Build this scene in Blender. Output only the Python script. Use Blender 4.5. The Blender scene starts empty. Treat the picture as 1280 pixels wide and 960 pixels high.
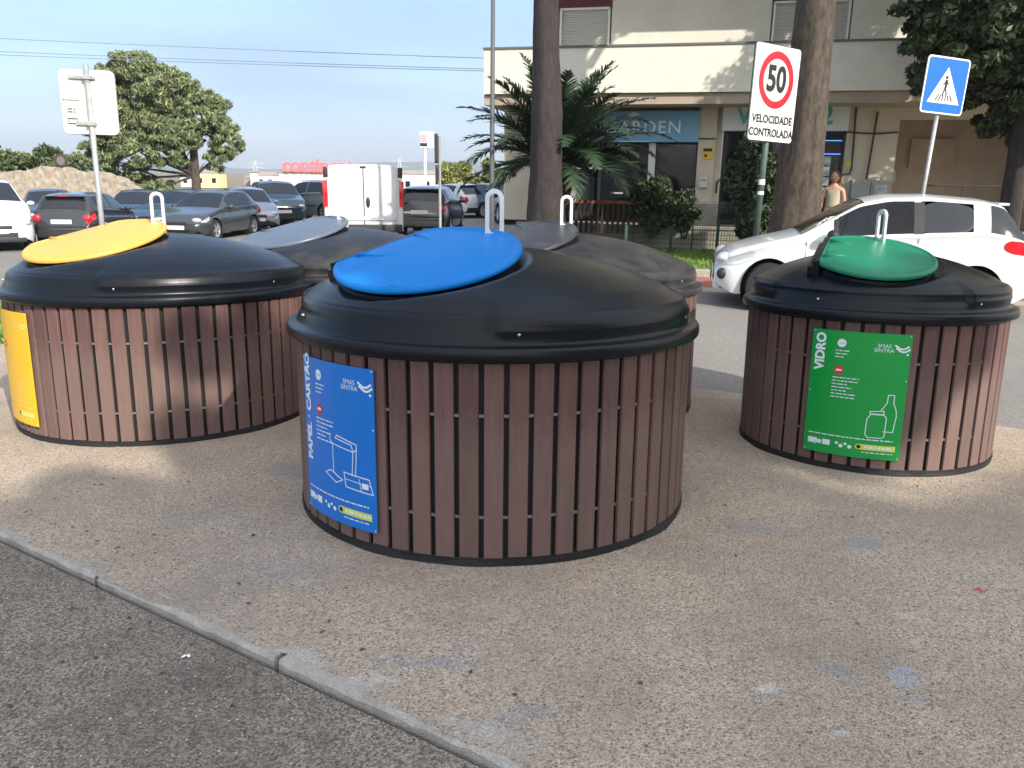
import bpy, bmesh, math, random
import numpy as np
from mathutils import Vector, Matrix
R_ = math.radians
random.seed(7); rng = np.random.default_rng(7)
scene = bpy.context.scene
C = scene.collection

# ------------------------------------------------------------------ camera, sky, sun, exposure
camd = bpy.data.cameras.new('camera'); cam = bpy.data.objects.new('camera', camd); C.objects.link(cam)
camd.sensor_width = 36; camd.lens = 992.86 / 1280 * 36; camd.clip_start = .05; camd.clip_end = 9000
PITCH, ROLL = .2568, .0133
cam.matrix_world = Matrix.Translation((0, 0, 1.6)) @ Matrix.Rotation(math.pi / 2 - PITCH, 4, 'X') @ Matrix.Rotation(ROLL, 4, 'Z')
scene.camera = cam
SUN = Vector((.58, -.815, 0)).normalized() * math.cos(R_(30)) + Vector((0, 0, math.sin(R_(30))))
world = bpy.data.worlds.new('World'); scene.world = world; world.use_nodes = True
wn = world.node_tree.nodes; wl = world.node_tree.links
bg = wn['Background']; sky = wn.new('ShaderNodeTexSky'); sky.sky_type = 'NISHITA'; sky.sun_disc = False
sky.sun_elevation = R_(30); sky.sun_rotation = math.atan2(SUN.x, SUN.y)
sky.air_density = 1.0; sky.dust_density = .7; sky.ozone_density = 3.0; sky.altitude = 50
# thin high cloud veil mixed over the sky
tcw = wn.new('ShaderNodeTexCoord'); mpw = wn.new('ShaderNodeMapping'); mpw.inputs['Scale'].default_value = (1.0, 1.0, 4.5)
nzw = wn.new('ShaderNodeTexNoise'); nzw.inputs['Scale'].default_value = 1.9; nzw.inputs['Detail'].default_value = 7; nzw.inputs['Roughness'].default_value = .52
crw = wn.new('ShaderNodeValToRGB'); crw.color_ramp.elements[0].position = .38; crw.color_ramp.elements[0].color = (.62, .62, .62, 1)
crw.color_ramp.elements[1].position = .74; crw.color_ramp.elements[1].color = (.86, .86, .86, 1)
mxw = wn.new('ShaderNodeMix'); mxw.data_type = 'RGBA'; mxw.inputs['B'].default_value = (1.85, 2.40, 3.20, 1)
wl.new(tcw.outputs['Generated'], mpw.inputs[0]); wl.new(mpw.outputs[0], nzw.inputs['Vector']); wl.new(nzw.outputs[0], crw.inputs[0])
vmw = wn.new('ShaderNodeVectorMath'); vmw.operation = 'DOT_PRODUCT'; vmw.inputs[1].default_value = SUN; wl.new(tcw.outputs['Generated'], vmw.inputs[0])
mrw = wn.new('ShaderNodeMapRange'); mrw.inputs['From Min'].default_value = -.25; mrw.inputs['From Max'].default_value = 1.; mrw.inputs['To Min'].default_value = 0; mrw.inputs['To Max'].default_value = 1; wl.new(vmw.outputs['Value'], mrw.inputs['Value'])
mvw = wn.new('ShaderNodeMix'); mvw.data_type = 'RGBA'; mvw.inputs['A'].default_value = (1.22, 1.72, 2.62, 1); mvw.inputs['B'].default_value = (7.2, 6.9, 6.5, 1)      # hazy veil, brighter and warmer towards the sun
wl.new(mrw.outputs[0], mvw.inputs['Factor']); wl.new(mvw.outputs['Result'], mxw.inputs['B']); wl.new(crw.outputs[0], mxw.inputs['Factor']); wl.new(sky.outputs[0], mxw.inputs['A']); wl.new(mxw.outputs['Result'], bg.inputs[0])
bg.inputs[1].default_value = .15
sund = bpy.data.lights.new('sun', 'SUN'); sund.energy = 3.1; sund.angle = R_(.6); sund.color = (1, .93, .82)
suno = bpy.data.objects.new('sun', sund); C.objects.link(suno); suno.rotation_euler = SUN.to_track_quat('Z', 'Y').to_euler()
scene.view_settings.view_transform = 'Standard'; scene.view_settings.look = 'None'
scene.view_settings.exposure = 1.14; scene.view_settings.gamma = 1

# ------------------------------------------------------------------ frames and terrain height
UX, UY = .974, -.225
def SW(u, s, z=0.): return Vector((u * UX - s * UY, u * UY + s * UX, z))     # street frame (along facade, away from camera)
def sm(a, b, x):
    t = np.clip((x - a) / (b - a), 0, 1); return t * t * (3 - 2 * t)
def G(x, y):
    a = -.0407 * (y - 2.9) + .003 * x
    b = np.clip(-.09 + .028 * x, -.45, -.05)
    w = sm(5.2, 8.5, y); return a * (1 - w) + b * w

# ------------------------------------------------------------------ materials
M = {}
def newmat(name):
    m = bpy.data.materials.new(name); m.use_nodes = True; M[name] = m
    return m, m.node_tree.nodes, m.node_tree.links, m.node_tree.nodes['Principled BSDF']
def mat(name, col, rough=.6, metal=0., var=0., vscale=8., bump=0., bscale=60., island=0., col2=None, coat=0., spec=.5, stretch=None, emis=0., dirt=0., dirtcol=(.25, .22, .18), dscale=3., dlo=.5, dhi=.7, sss=0):
    m, n, l, b = newmat(name)
    b.inputs['Roughness'].default_value = rough; b.inputs['Metallic'].default_value = metal
    b.inputs['Base Color'].default_value = (*col, 1); b.inputs['Coat Weight'].default_value = coat; b.inputs['Coat Roughness'].default_value = .06
    b.inputs['Specular IOR Level'].default_value = spec
    tc = n.new('ShaderNodeTexCoord'); src = tc.outputs['Object']
    if stretch:
        mp = n.new('ShaderNodeMapping'); mp.inputs['Scale'].default_value = stretch; l.new(src, mp.inputs[0]); src = mp.outputs[0]
    cur = None
    if var or col2:
        nz = n.new('ShaderNodeTexNoise'); nz.inputs['Scale'].default_value = vscale; nz.inputs['Detail'].default_value = 6; nz.inputs['Roughness'].default_value = .6
        l.new(src, nz.inputs['Vector'])
        cr = n.new('ShaderNodeValToRGB'); c2 = col2 or tuple(c * (1 - var) for c in col); c1 = col if col2 else tuple(min(1, c * (1 + var)) for c in col)
        cr.color_ramp.elements[0].position = .32; cr.color_ramp.elements[1].position = .68
        cr.color_ramp.elements[0].color = (*c2, 1); cr.color_ramp.elements[1].color = (*c1, 1)
        l.new(nz.outputs[0], cr.inputs[0]); cur = cr.outputs[0]
    if island:
        ge = n.new('ShaderNodeNewGeometry'); mr = n.new('ShaderNodeMapRange'); mr.inputs['To Min'].default_value = 1 - island; mr.inputs['To Max'].default_value = 1 + island
        l.new(ge.outputs['Random Per Island'], mr.inputs['Value'])
        hs = n.new('ShaderNodeHueSaturation'); hs.inputs['Color'].default_value = (*col, 1)
        if cur: l.new(cur, hs.inputs['Color'])
        l.new(mr.outputs[0], hs.inputs['Value']); cur = hs.outputs[0]
    if dirt:
        nd = n.new('ShaderNodeTexNoise'); nd.inputs['Scale'].default_value = dscale; nd.inputs['Detail'].default_value = 9; nd.inputs['Roughness'].default_value = .68
        l.new(tc.outputs['Object'], nd.inputs['Vector'])
        mr = n.new('ShaderNodeMapRange'); mr.inputs['From Min'].default_value = dlo; mr.inputs['From Max'].default_value = dhi; mr.inputs['To Max'].default_value = dirt
        l.new(nd.outputs[0], mr.inputs['Value'])
        mx = n.new('ShaderNodeMix'); mx.data_type = 'RGBA'; mx.inputs['A'].default_value = (*col, 1); mx.inputs['B'].default_value = (*dirtcol, 1)
        if cur: l.new(cur, mx.inputs['A'])
        l.new(mr.outputs[0], mx.inputs['Factor']); cur = mx.outputs['Result']
        mr2 = n.new('ShaderNodeMapRange'); mr2.inputs['To Min'].default_value = rough; mr2.inputs['To Max'].default_value = min(1, rough + .35)
        l.new(mr.outputs[0], mr2.inputs['Value']); l.new(mr2.outputs[0], b.inputs['Roughness'])
    if cur: l.new(cur, b.inputs['Base Color'])
    if bump:
        nb = n.new('ShaderNodeTexNoise'); nb.inputs['Scale'].default_value = bscale; nb.inputs['Detail'].default_value = 5; l.new(src, nb.inputs['Vector'])
        bp = n.new('ShaderNodeBump'); bp.inputs['Strength'].default_value = bump; bp.inputs['Distance'].default_value = .01
        l.new(nb.outputs[0], bp.inputs['Height']); l.new(bp.outputs[0], b.inputs['Normal'])
    if emis:
        b.inputs['Emission Color'].default_value = (*col, 1); b.inputs['Emission Strength'].default_value = emis
    return m

def ground_mat(name, cols, peb=170., patches=(), mudscale=1.2, mud=(.1, .08, .07), mudamt=.4, bump=.6, fleck=None):
    """aggregate surface: voronoi stones coloured by a ramp, worn dark areas, patches of other stone at fixed places"""
    m, n, l, b = newmat(name); b.inputs['Roughness'].default_value = .9; b.inputs['Specular IOR Level'].default_value = .25
    tc = n.new('ShaderNodeTexCoord'); src = tc.outputs['Object']
    v = n.new('ShaderNodeTexVoronoi'); v.inputs['Scale'].default_value = peb; l.new(src, v.inputs['Vector'])
    sep = n.new('ShaderNodeSeparateColor'); l.new(v.outputs['Color'], sep.inputs[0])
    cr = n.new('ShaderNodeValToRGB'); cr.color_ramp.interpolation = 'CONSTANT' if len(cols) > 4 else 'LINEAR'
    while len(cr.color_ramp.elements) < len(cols): cr.color_ramp.elements.new(.5)
    for i, c in enumerate(cols): cr.color_ramp.elements[i].position = i / len(cols); cr.color_ramp.elements[i].color = (*c, 1)
    l.new(sep.outputs[0], cr.inputs[0]); cur = cr.outputs[0]
    def mix(fac, A, B, blend='MIX'):
        x = n.new('ShaderNodeMix'); x.data_type = 'RGBA'; x.blend_type = blend
        if isinstance(fac, float): x.inputs['Factor'].default_value = fac
        else: l.new(fac, x.inputs['Factor'])
        for k, s in (('A', A), ('B', B)):
            if isinstance(s, tuple): x.inputs[k].default_value = (*s, 1)
            else: l.new(s, x.inputs[k])
        return x.outputs['Result']
    def noise(sc, det=6, ro=.6, vec=None):
        x = n.new('ShaderNodeTexNoise'); x.inputs['Scale'].default_value = sc; x.inputs['Detail'].default_value = det; x.inputs['Roughness'].default_value = ro
        l.new(vec or src, x.inputs['Vector']); return x
    def rng_(s, a, b2, c=0., d=1.):
        x = n.new('ShaderNodeMapRange'); x.inputs['From Min'].default_value = a; x.inputs['From Max'].default_value = b2
        x.inputs['To Min'].default_value = c; x.inputs['To Max'].default_value = d; l.new(s, x.inputs['Value']); return x.outputs[0]
    def math_(op, a, b2):
        x = n.new('ShaderNodeMath'); x.operation = op
        for i, s in enumerate((a, b2)):
            if isinstance(s, (int, float)): x.inputs[i].default_value = s
            else: l.new(s, x.inputs[i])
        return x.outputs[0]
    fine = noise(peb * 2.4, 3)
    cur = mix(rng_(fine.outputs[0], .35, .7, 0., .45), cur, tuple(c * .7 for c in mud))
    big = noise(mudscale, 8, .62); cur = mix(rng_(big.outputs[0], .42, .68, 0., mudamt), cur, mud)
    mid = noise(7., 7, .7); cur = mix(rng_(mid.outputs[0], .45, .75, 0., mudamt * .6), cur, tuple(c * 1.3 for c in mud))
    if fleck:
        fl = noise(4.5, 9, .75); cur = mix(rng_(fl.outputs[0], .63, .70, 0., .55), cur, fleck)
    if patches:
        warp = noise(5., 6, .7); sp = n.new('ShaderNodeSeparateXYZ'); l.new(src, sp.inputs[0])
        wsp = n.new('ShaderNodeSeparateColor'); l.new(warp.outputs['Color'], wsp.inputs[0])
        brk = noise(26., 5, .8)
        for (px, py, rx, ry, ang, col, op) in patches:
            ca, sa = math.cos(ang), math.sin(ang)
            dx = math_('SUBTRACT', sp.outputs[0], px); dy = math_('SUBTRACT', sp.outputs[1], py)
            ax = math_('MULTIPLY', math_('ADD', math_('MULTIPLY', dx, ca), math_('MULTIPLY', dy, sa)), 1 / rx)
            ay = math_('MULTIPLY', math_('SUBTRACT', math_('MULTIPLY', dy, ca), math_('MULTIPLY', dx, sa)), 1 / ry)
            r2 = math_('ADD', math_('MULTIPLY', ax, ax), math_('MULTIPLY', ay, ay))
            r2 = math_('ADD', r2, rng_(wsp.outputs[0], .2, .8, -1.1, 1.1))
            r2 = math_('ADD', r2, rng_(brk.outputs[0], .25, .75, -1.3, 1.3))
            cur = mix(rng_(r2, .7, .4, 0., op), cur, col)
    l.new(cur, b.inputs['Base Color'])
    bp = n.new('ShaderNodeBump'); bp.inputs['Strength'].default_value = bump; bp.inputs['Distance'].default_value = .006
    hh = math_('ADD', rng_(v.outputs['Distance'], 0., .7, 1., 0.), math_('MULTIPLY', mid.outputs[0], 1.5)); l.new(hh, bp.inputs['Height']); l.new(bp.outputs[0], b.inputs['Normal'])
    return m

# ------------------------------------------------------------------ mesh helpers
def link(name, me, parent=None, m=None, smooth=False):
    o = bpy.data.objects.new(name, me); C.objects.link(o)
    if parent: o.parent = parent
    if m is not None: me.materials.append(m if not isinstance(m, str) else M[m])
    if smooth:
        me.polygons.foreach_set('use_smooth', [True] * len(me.polygons))
    return o
def pyobj(name, V, F, m, parent=None, smooth=False):
    me = bpy.data.meshes.new(name); me.from_pydata([tuple(v) for v in V], [], F); me.update()
    return link(name, me, parent, m, smooth)
def tag(o, label=None, cat=None, group=None, kind=None):
    if label: o['label'] = label
    if cat: o['category'] = cat
    if group: o['group'] = group
    if kind: o['kind'] = kind
    return o
def empty(name, loc, rz=0):
    o = bpy.data.objects.new(name, None); C.objects.link(o); o.location = loc; o.rotation_euler = (0, 0, rz); o.empty_display_size = .2; return o
class MB:
    def __init__(s): s.v = []; s.f = []; s.mi = []
    def add(s, V, F, mi=0):
        o = len(s.v); s.v += [Vector(v) for v in V]; s.f += [[o + i for i in f] for f in F]; s.mi += [mi] * len(F); return s
    def box(s, c, d, rot=None, mi=0, bev=0.):
        c = Vector(c); x, y, z = d[0] / 2, d[1] / 2, d[2] / 2
        if bev:
            bm = bmesh.new(); bmesh.ops.create_cube(bm, size=1); bmesh.ops.scale(bm, vec=d, verts=bm.verts)
            bmesh.ops.bevel(bm, geom=list(bm.edges), offset=bev, segments=2, affect='EDGES', profile=.7)
            bm.verts.index_update(); V = [v.co.copy() for v in bm.verts]; F = [[v.index for v in f.verts] for f in bm.faces]; bm.free()
        else:
            V = [Vector(p) for p in ((-x, -y, -z), (x, -y, -z), (x, y, -z), (-x, y, -z), (-x, -y, z), (x, -y, z), (x, y, z), (-x, y, z))]
            F = [(0, 3, 2, 1), (4, 5, 6, 7), (0, 1, 5, 4), (1, 2, 6, 5), (2, 3, 7, 6), (3, 0, 4, 7)]
        if rot is not None: V = [rot @ v for v in V]
        return s.add([v + c for v in V], F, mi)
    def tube(s, pts, rad, n=10, mi=0, caps=True):
        pts = [Vector(p) for p in pts]; rad = rad if hasattr(rad, '__len__') else [rad] * len(pts)
        V = []; F = []; prev = None
        for i, p in enumerate(pts):
            d = (pts[min(i + 1, len(pts) - 1)] - pts[max(i - 1, 0)]).normalized()
            if prev is None: a = d.orthogonal().normalized()
            else: a = (prev - d * prev.dot(d)).normalized()
            prev = a; b = d.cross(a)
            for k in range(n):
                t = 2 * math.pi * k / n; V.append(p + (a * math.cos(t) + b * math.sin(t)) * rad[i])
        for i in range(len(pts) - 1):
            for k in range(n): F.append((i * n + k, i * n + (k + 1) % n, (i + 1) * n + (k + 1) % n, (i + 1) * n + k))
        if caps: F.append(list(range(n))[::-1]); F.append([(len(pts) - 1) * n + k for k in range(n)])
        return s.add(V, F, mi)
    def lathe(s, prof, n=32, mat_=None, mi=0, close=False):
        V = []; F = []
        for (r, z) in prof:
            for k in range(n): t = 2 * math.pi * k / n; V.append(Vector((r * math.cos(t), r * math.sin(t), z)))
        L = len(prof)
        for i in range(L if close else L - 1):
            for k in range(n): F.append((i * n + k, i * n + (k + 1) % n, ((i + 1) % L) * n + (k + 1) % n, ((i + 1) % L) * n + k))
        if mat_ is not None: V = [mat_ @ v for v in V]
        return s.add(V, F, mi)
    def prism(s, poly, fn0, fn1, mi=0):      # two mapped copies of a 2D outline joined
        n = len(poly); V = [fn0(p) for p in poly] + [fn1(p) for p in poly]
        F = [list(range(n))[::-1], [n + i for i in range(n)]] + [(i, (i + 1) % n, n + (i + 1) % n, n + i) for i in range(n)]
        return s.add(V, F, mi)
    def ell(s, c, r, n=16, k=10, mi=0, rot=None):
        V = []; F = []; c = Vector(c)
        for i in range(k + 1):
            ph = math.pi * i / k
            for j in range(n):
                t = 2 * math.pi * j / n; v = Vector((r[0] * math.sin(ph) * math.cos(t), r[1] * math.sin(ph) * math.sin(t), r[2] * math.cos(ph)))
                if rot is not None: v = rot @ v
                V.append(v + c)
        for i in range(k):
            for j in range(n): F.append((i * n + j, (i + 1) * n + j, (i + 1) * n + (j + 1) % n, i * n + (j + 1) % n))
        return s.add(V, F, mi)
    def build(s, name, m, parent=None, smooth=False, fn=None, autos=None, weld=False):
        me = bpy.data.meshes.new(name); V = [tuple(fn(v)) if fn else tuple(v) for v in s.v]
        me.from_pydata(V, [], s.f)
        ms = m if isinstance(m, (list, tuple)) else [m]
        for q in ms: me.materials.append(M[q] if isinstance(q, str) else q)
        if len(ms) > 1: me.polygons.foreach_set('material_index', s.mi)
        if weld:
            bm = bmesh.new(); bm.from_mesh(me); bmesh.ops.remove_doubles(bm, verts=bm.verts, dist=1e-5); bm.to_mesh(me); bm.free()
        me.update(); o = bpy.data.objects.new(name, me); C.objects.link(o)
        if parent: o.parent = parent
        if smooth or autos:
            me.polygons.foreach_set('use_smooth', [True] * len(me.polygons))
            if autos: me.set_sharp_from_angle(angle=R_(autos))
        return o
def text_geo(txt, size, ext=.0, bold=0., spacing=1.):
    cu = bpy.data.curves.new('t', 'FONT'); cu.body = txt; cu.size = size; cu.extrude = ext; cu.offset = bold; cu.resolution_u = 4
    cu.align_x = 'CENTER'; cu.align_y = 'CENTER'; cu.space_character = spacing
    o = bpy.data.objects.new('t', cu); C.objects.link(o); dg = bpy.context.evaluated_depsgraph_get()
    me = bpy.data.meshes.new_from_object(o.evaluated_get(dg))
    V = [v.co.copy() for v in me.vertices]; F = [list(p.vertices) for p in me.polygons]
    bpy.data.objects.remove(o); bpy.data.curves.remove(cu); bpy.data.meshes.remove(me); return V, F
def copy_tree(o, parent=None):
    c = o.copy(); C.objects.link(c); c.parent = parent
    for ch in [q for q in scene.objects if q.parent == o]: copy_tree(ch, c)
    return c
def leaves(name, pts, size, m, parent=None, droop=0., aspect=2.2, normals=None):
    n = len(pts); pts = np.asarray(pts)
    a = rng.normal(size=(n, 3)); a[:, 2] -= droop; a /= np.linalg.norm(a, axis=1)[:, None]
    b = rng.normal(size=(n, 3)); b -= (b * a).sum(1)[:, None] * a; b /= np.linalg.norm(b, axis=1)[:, None]
    s = size * rng.uniform(.6, 1.4, n)[:, None]; a *= s * aspect / 2; b *= s / 2
    c = np.cross(a, b); c /= np.linalg.norm(c, axis=1)[:, None] + 1e-9
    V = np.stack([pts - a, pts - b + c * s * .15, pts + a, pts + b + c * s * .15], 1).reshape(-1, 3)
    me = bpy.data.meshes.new(name); me.vertices.add(4 * n); me.vertices.foreach_set('co', V.ravel())
    me.loops.add(4 * n); me.loops.foreach_set('vertex_index', np.arange(4 * n))
    me.polygons.add(n); me.polygons.foreach_set('loop_start', np.arange(n) * 4); me.polygons.foreach_set('loop_total', np.full(n, 4)); me.update(); me.validate()
    return link(name, me, parent, m)
def blob(c, r, n, shell=.55):
    d = rng.normal(size=(n, 3)); d /= np.linalg.norm(d, axis=1)[:, None]
    rr = rng.uniform(shell ** 3, 1, n) ** (1 / 3); return np.asarray(c) + d * rr[:, None] * np.asarray(r)

# ------------------------------------------------------------------ palette
def P(x, y): return (x, y)
BLUEST = (.27, .30, .335); WH = (.55, .54, .51)
pv = [(-.27, 2.33, .2, .045, -.1, BLUEST, .75), (-.1, 2.45, .17, .04, .2, BLUEST, .5), (.05, 2.05, .12, .05, .3, BLUEST, .7), (-1.2, 4.3, .28, .14, -.3, BLUEST, .7), (-.62, 3.7, .2, .2, 0, BLUEST, .35),
      (.83, 2.2, .055, .03, .3, WH, .95), (1.1, 2.3, .06, .045, 0, BLUEST, .8), (1.3, 2.28, .07, .05, .8, (.36, .41, .46), .9), (1.25, 2.15, .06, .03, .2, BLUEST, .7), (1.9, 2.9, .04, .035, 0, (.5, .05, .07), .95), (2.0, 2.93, .04, .03, 0, WH, .6),
      (1.5, 2.68, .05, .03, 0, WH, .7), (1.55, 2.42, .05, .03, .4, (.42, .3, .28), .7), (1.46, 2.5, .05, .025, .3, WH, .7), (.97, 1.98, .06, .02, .0, WH, .6), (1.62, 3.35, .13, .07, .1, BLUEST, .8), (1.2, 3.5, .25, .09, 0, BLUEST, .45),
      (-1.75, 2.98, .18, .05, -.55, (.45, .44, .42), .6), (-.72, 2.35, .17, .06, -.35, (.5, .49, .46), .85), (-.45, 2.22, .1, .05, 0, WH, .8), (-.05, 1.97, .2, .06, -.5, (.47, .44, .41), .8), (-1.0, 3.0, .35, .1, .1, BLUEST, .35), (-1.5, 3.6, .3, .12, .1, BLUEST, .35)]
ground_mat('pavement_mat', [(.60, .485, .365), (.46, .375, .285), (.66, .55, .415), (.53, .39, .295), (.27, .235, .20), (.58, .485, .375), (.70, .60, .48), (.52, .395, .295)], 130., [(a_, b_, c_, d_, e_, f_, g_ * (.62 if f_ == BLUEST else .8)) for a_, b_, c_, d_, e_, f_, g_ in pv], 1.3, (.27, .23, .19), .6, 1.)
ground_mat('near_road_mat', [(.30, .25, .20), (.40, .335, .27), (.16, .135, .115), (.52, .44, .35), (.22, .19, .16), (.45, .375, .30)], 135.,
           [(-1.75, 1.95, .22, .1, .4, (.42, .41, .38), .85), (-1.85, 2.35, .12, .05, 0, (.33, .31, .29), .6)], 1.6, (.125, .107, .09), .72, 1.)
ground_mat('asphalt_mat', [(.27, .25, .23), (.19, .18, .168), (.36, .33, .30), (.23, .215, .2), (.30, .28, .255)], 120., (), .35, (.17, .16, .15), .5, .5)
ground_mat('dirt_mat', [(.28, .23, .17), (.2, .17, .13), (.34, .28, .2)], 60., (), .3, (.12, .12, .06), .7, .8)
ground_mat('gutter_mat', [(.42, .38, .33), (.35, .31, .27), (.48, .44, .38)], 90., (), 2., (.25, .23, .2), .4, .3)
ground_mat('cycle_mat', [(.36, .13, .11), (.30, .11, .095), (.42, .17, .14)], 110., (), 1.5, (.25, .13, .11), .5, .3)
ground_mat('kerb_mat', [(.55, .51, .45), (.44, .41, .37), (.62, .58, .52), (.48, .45, .41)], 160., (), 9., (.27, .24, .205), .7, .5, fleck=(.62, .61, .57))
mat('lawn_mat', (.10, .17, .03), .9, var=.4, vscale=3)
mat('grass_mat', (.13, .22, .035), .8, island=.4)
mat('slat_mat', (.120, .067, .060), .60, var=.16, vscale=6, island=.24, bump=.25, bscale=90, stretch=(6, 6, .6), dirt=.2, spec=.3, dirtcol=(.22, .15, .135), dscale=9., dlo=.56, dhi=.78)
m_ = M['slat_mat']; n_ = m_.node_tree.nodes; l_ = m_.node_tree.links; b_ = n_['Principled BSDF']; src_ = b_.inputs['Base Color'].links[0].from_socket
tc_ = n_.new('ShaderNodeTexCoord'); sp_ = n_.new('ShaderNodeSeparateXYZ'); l_.new(tc_.outputs['Object'], sp_.inputs[0]); ns_ = n_.new('ShaderNodeTexNoise'); ns_.inputs['Scale'].default_value = 14; ns_.inputs['Detail'].default_value = 8; ns_.inputs['Roughness'].default_value = .7; l_.new(tc_.outputs['Object'], ns_.inputs['Vector'])
ma_ = n_.new('ShaderNodeMath'); ma_.operation = 'MULTIPLY_ADD'; ma_.inputs[1].default_value = .34; l_.new(ns_.outputs[0], ma_.inputs[0]); mm_ = n_.new('ShaderNodeMath'); mm_.operation = 'SUBTRACT'; l_.new(ma_.outputs[0], mm_.inputs[0]); l_.new(sp_.outputs[2], mm_.inputs[1])
mr_ = n_.new('ShaderNodeMapRange'); mr_.inputs['From Min'].default_value = -.02; mr_.inputs['From Max'].default_value = .16; mr_.inputs['To Max'].default_value = .32; l_.new(mm_.outputs[0], mr_.inputs['Value'])
mx_ = n_.new('ShaderNodeMix'); mx_.data_type = 'RGBA'; mx_.inputs['B'].default_value = (.22, .165, .14, 1); l_.new(src_, mx_.inputs['A']); l_.new(mr_.outputs[0], mx_.inputs['Factor']); l_.new(mx_.outputs['Result'], b_.inputs['Base Color'])
mat('core_mat', (.008, .008, .009), .7)
mat('lid_mat', (.005, .007, .0105), .30, bump=.05, bscale=18, dirt=.25, dirtcol=(.032, .032, .033), dscale=7, dlo=.56, dhi=.74, spec=.25)
mat('lid_dusty_mat', (.010, .011, .013), .40, bump=.05, bscale=25, dirt=.7, dirtcol=(.075, .07, .065), dscale=3.2, dlo=.45, dhi=.75)
mat('flap_blue', (.0, .185, .58), .42, var=.05, vscale=3, dirt=.25, dirtcol=(.01, .18, .52), dscale=2, spec=.22)
mat('flap_yellow', (.82, .41, .075), .42, var=.05, vscale=3, dirt=.2, dirtcol=(.8, .5, .12), dscale=2)
mat('flap_green', (.0, .17, .085), .42, var=.05, vscale=3, dirt=.2, dirtcol=(.02, .2, .12), dscale=2)
mat('flap_grey', (.10, .125, .16), .33, dirt=.4, dirtcol=(.2, .2, .2), dscale=2)
mat('flap_dark', (.03, .032, .036), .4, dirt=.6, dirtcol=(.12, .11, .10), dscale=3)
mat('galv', (.62, .65, .68), .42, .55, var=.12, vscale=20)
mat('steel', (.55, .56, .57), .3, .9); mat('clip_mat', (.22, .22, .23), .5, .5)
mat('panel_blue', (.002, .165, .60), .38, var=.03); mat('panel_green', (.002, .31, .05), .38, var=.03); mat('panel_yellow', (.80, .47, .015), .38, var=.03)
mat('print_white', (.72, .80, .84), .5); mat('print_pale', (.30, .52, .70), .5); mat('print_red', (.6, .03, .03), .5); mat('print_lime', (.60, .66, .12), .5); mat('print_cream', (.85, .62, .22), .5)
mat('print_black', (.015, .015, .015), .5); mat('print_paleg', (.35, .70, .45), .5)
mat('bark', (.050, .038, .036), .95, col2=(.022, .018, .018), vscale=5, bump=1., bscale=14, stretch=(3, 3, 1.))
mat('bark_light', (.105, .083, .06), .95, col2=(.035, .028, .024), vscale=5, bump=1., bscale=14, stretch=(3, 3, 1.))
mat('leaf_dark', (.030, .052, .016), .55, island=.5); mat('leaf_mid', (.075, .105, .038), .55, island=.55); mat('leaf_oak', (.035, .058, .018), .55, island=.55)
mat('leaf_euc', (.165, .20, .09), .6, island=.55); mat('leaf_yellow', (.17, .19, .05), .6, island=.4); mat('palm_mat', (.027, .052, .025), .45, island=.35); mat('leaf_hedge', (.08, .11, .035), .6, island=.4); mat('palm_stub', (.22, .11, .07), .9, island=.4)
mat('plaster', (.66, .635, .55), .9, var=.07, vscale=1.3, bump=.15, bscale=40, dirt=.4, dirtcol=(.42, .40, .34), dscale=1.2, dlo=.55, dhi=.78)
mat('plaster_wall', (.62, .55, .43), .9, var=.08, vscale=1.5, bump=.15, bscale=40, dirt=.35, dirtcol=(.3, .26, .2), dscale=1.5)
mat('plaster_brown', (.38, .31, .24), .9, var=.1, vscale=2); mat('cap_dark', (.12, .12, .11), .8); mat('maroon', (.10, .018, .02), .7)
mat('shutter', (.50, .48, .43), .6, var=.04); mat('stone', (.33, .30, .25), .9, var=.25, vscale=3, bump=.5, bscale=15)
mat('awning_blue', (.16, .36, .52), .5, var=.03); mat('sign_white', (.70, .72, .70), .5); mat('sign_teal', (.06, .42, .40), .5); mat('dark_glass', (.010, .013, .017), .08, spec=.7)
mat('dark_frame', (.02, .02, .022), .4); mat('white_frame', (.7, .7, .68), .5); mat('neon_pink', (1., .06, .12), .5, emis=1.2); mat('neon_blue', (.08, .25, 1.), .5, emis=1.2)
mat('poster', (.45, .48, .5), .6, var=.3, vscale=6); mat('notice_yellow', (.72, .52, .03), .5); mat('mailbox', (.62, .61, .57), .5); mat('pipe_dark', (.05, .045, .04), .7); mat('cabinet', (.36, .36, .34), .6, var=.08)
mat('fence_green', (.01, .035, .02), .6); mat('wood_red', (.26, .075, .04), .7, var=.2); mat('wood_dark', (.05, .028, .018), .8, var=.2)
mat('sign_face', (.62, .63, .61), .35, var=.04, vscale=3); mat('sign_back', (.66, .64, .58), .5, var=.03); mat('sign_red', (.52, .012, .025), .35); mat('sign_blue', (.001, .115, .52), .35); mat('pole_grey', (.36, .38, .38), .45, .3, var=.15, vscale=15)
mat('pole_dark', (.09, .10, .11), .6); mat('pole_green', (.06, .10, .08), .55, .1, var=.2, vscale=12)
mat('tyre_mat', (.018, .018, .019), .85, bump=.2, bscale=80); mat('rim_mat', (.55, .56, .58), .3, .7); mat('under', (.012, .012, .013), .8); mat('trim', (.018, .018, .02), .55)
mat('seat_mat', (.03, .035, .045), .9); mat('lamp_red', (.55, .012, .02), .12, coat=.8); mat('lamp_clear', (.55, .58, .6), .1, .3, coat=1.); mat('plate_white', (.75, .76, .74), .4); mat('seam', (.03, .03, .03), .8)
mat('skin', (.50, .28, .19), .55); mat('hair', (.10, .045, .025), .6, bump=.5, bscale=120, stretch=(6, 6, 1)); mat('top_tan', (.40, .35, .25), .8, bump=.3, bscale=50); mat('skirt_teal', (.01, .33, .38), .8, bump=.3, bscale=30); mat('shoe', (.05, .03, .02), .6)
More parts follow.
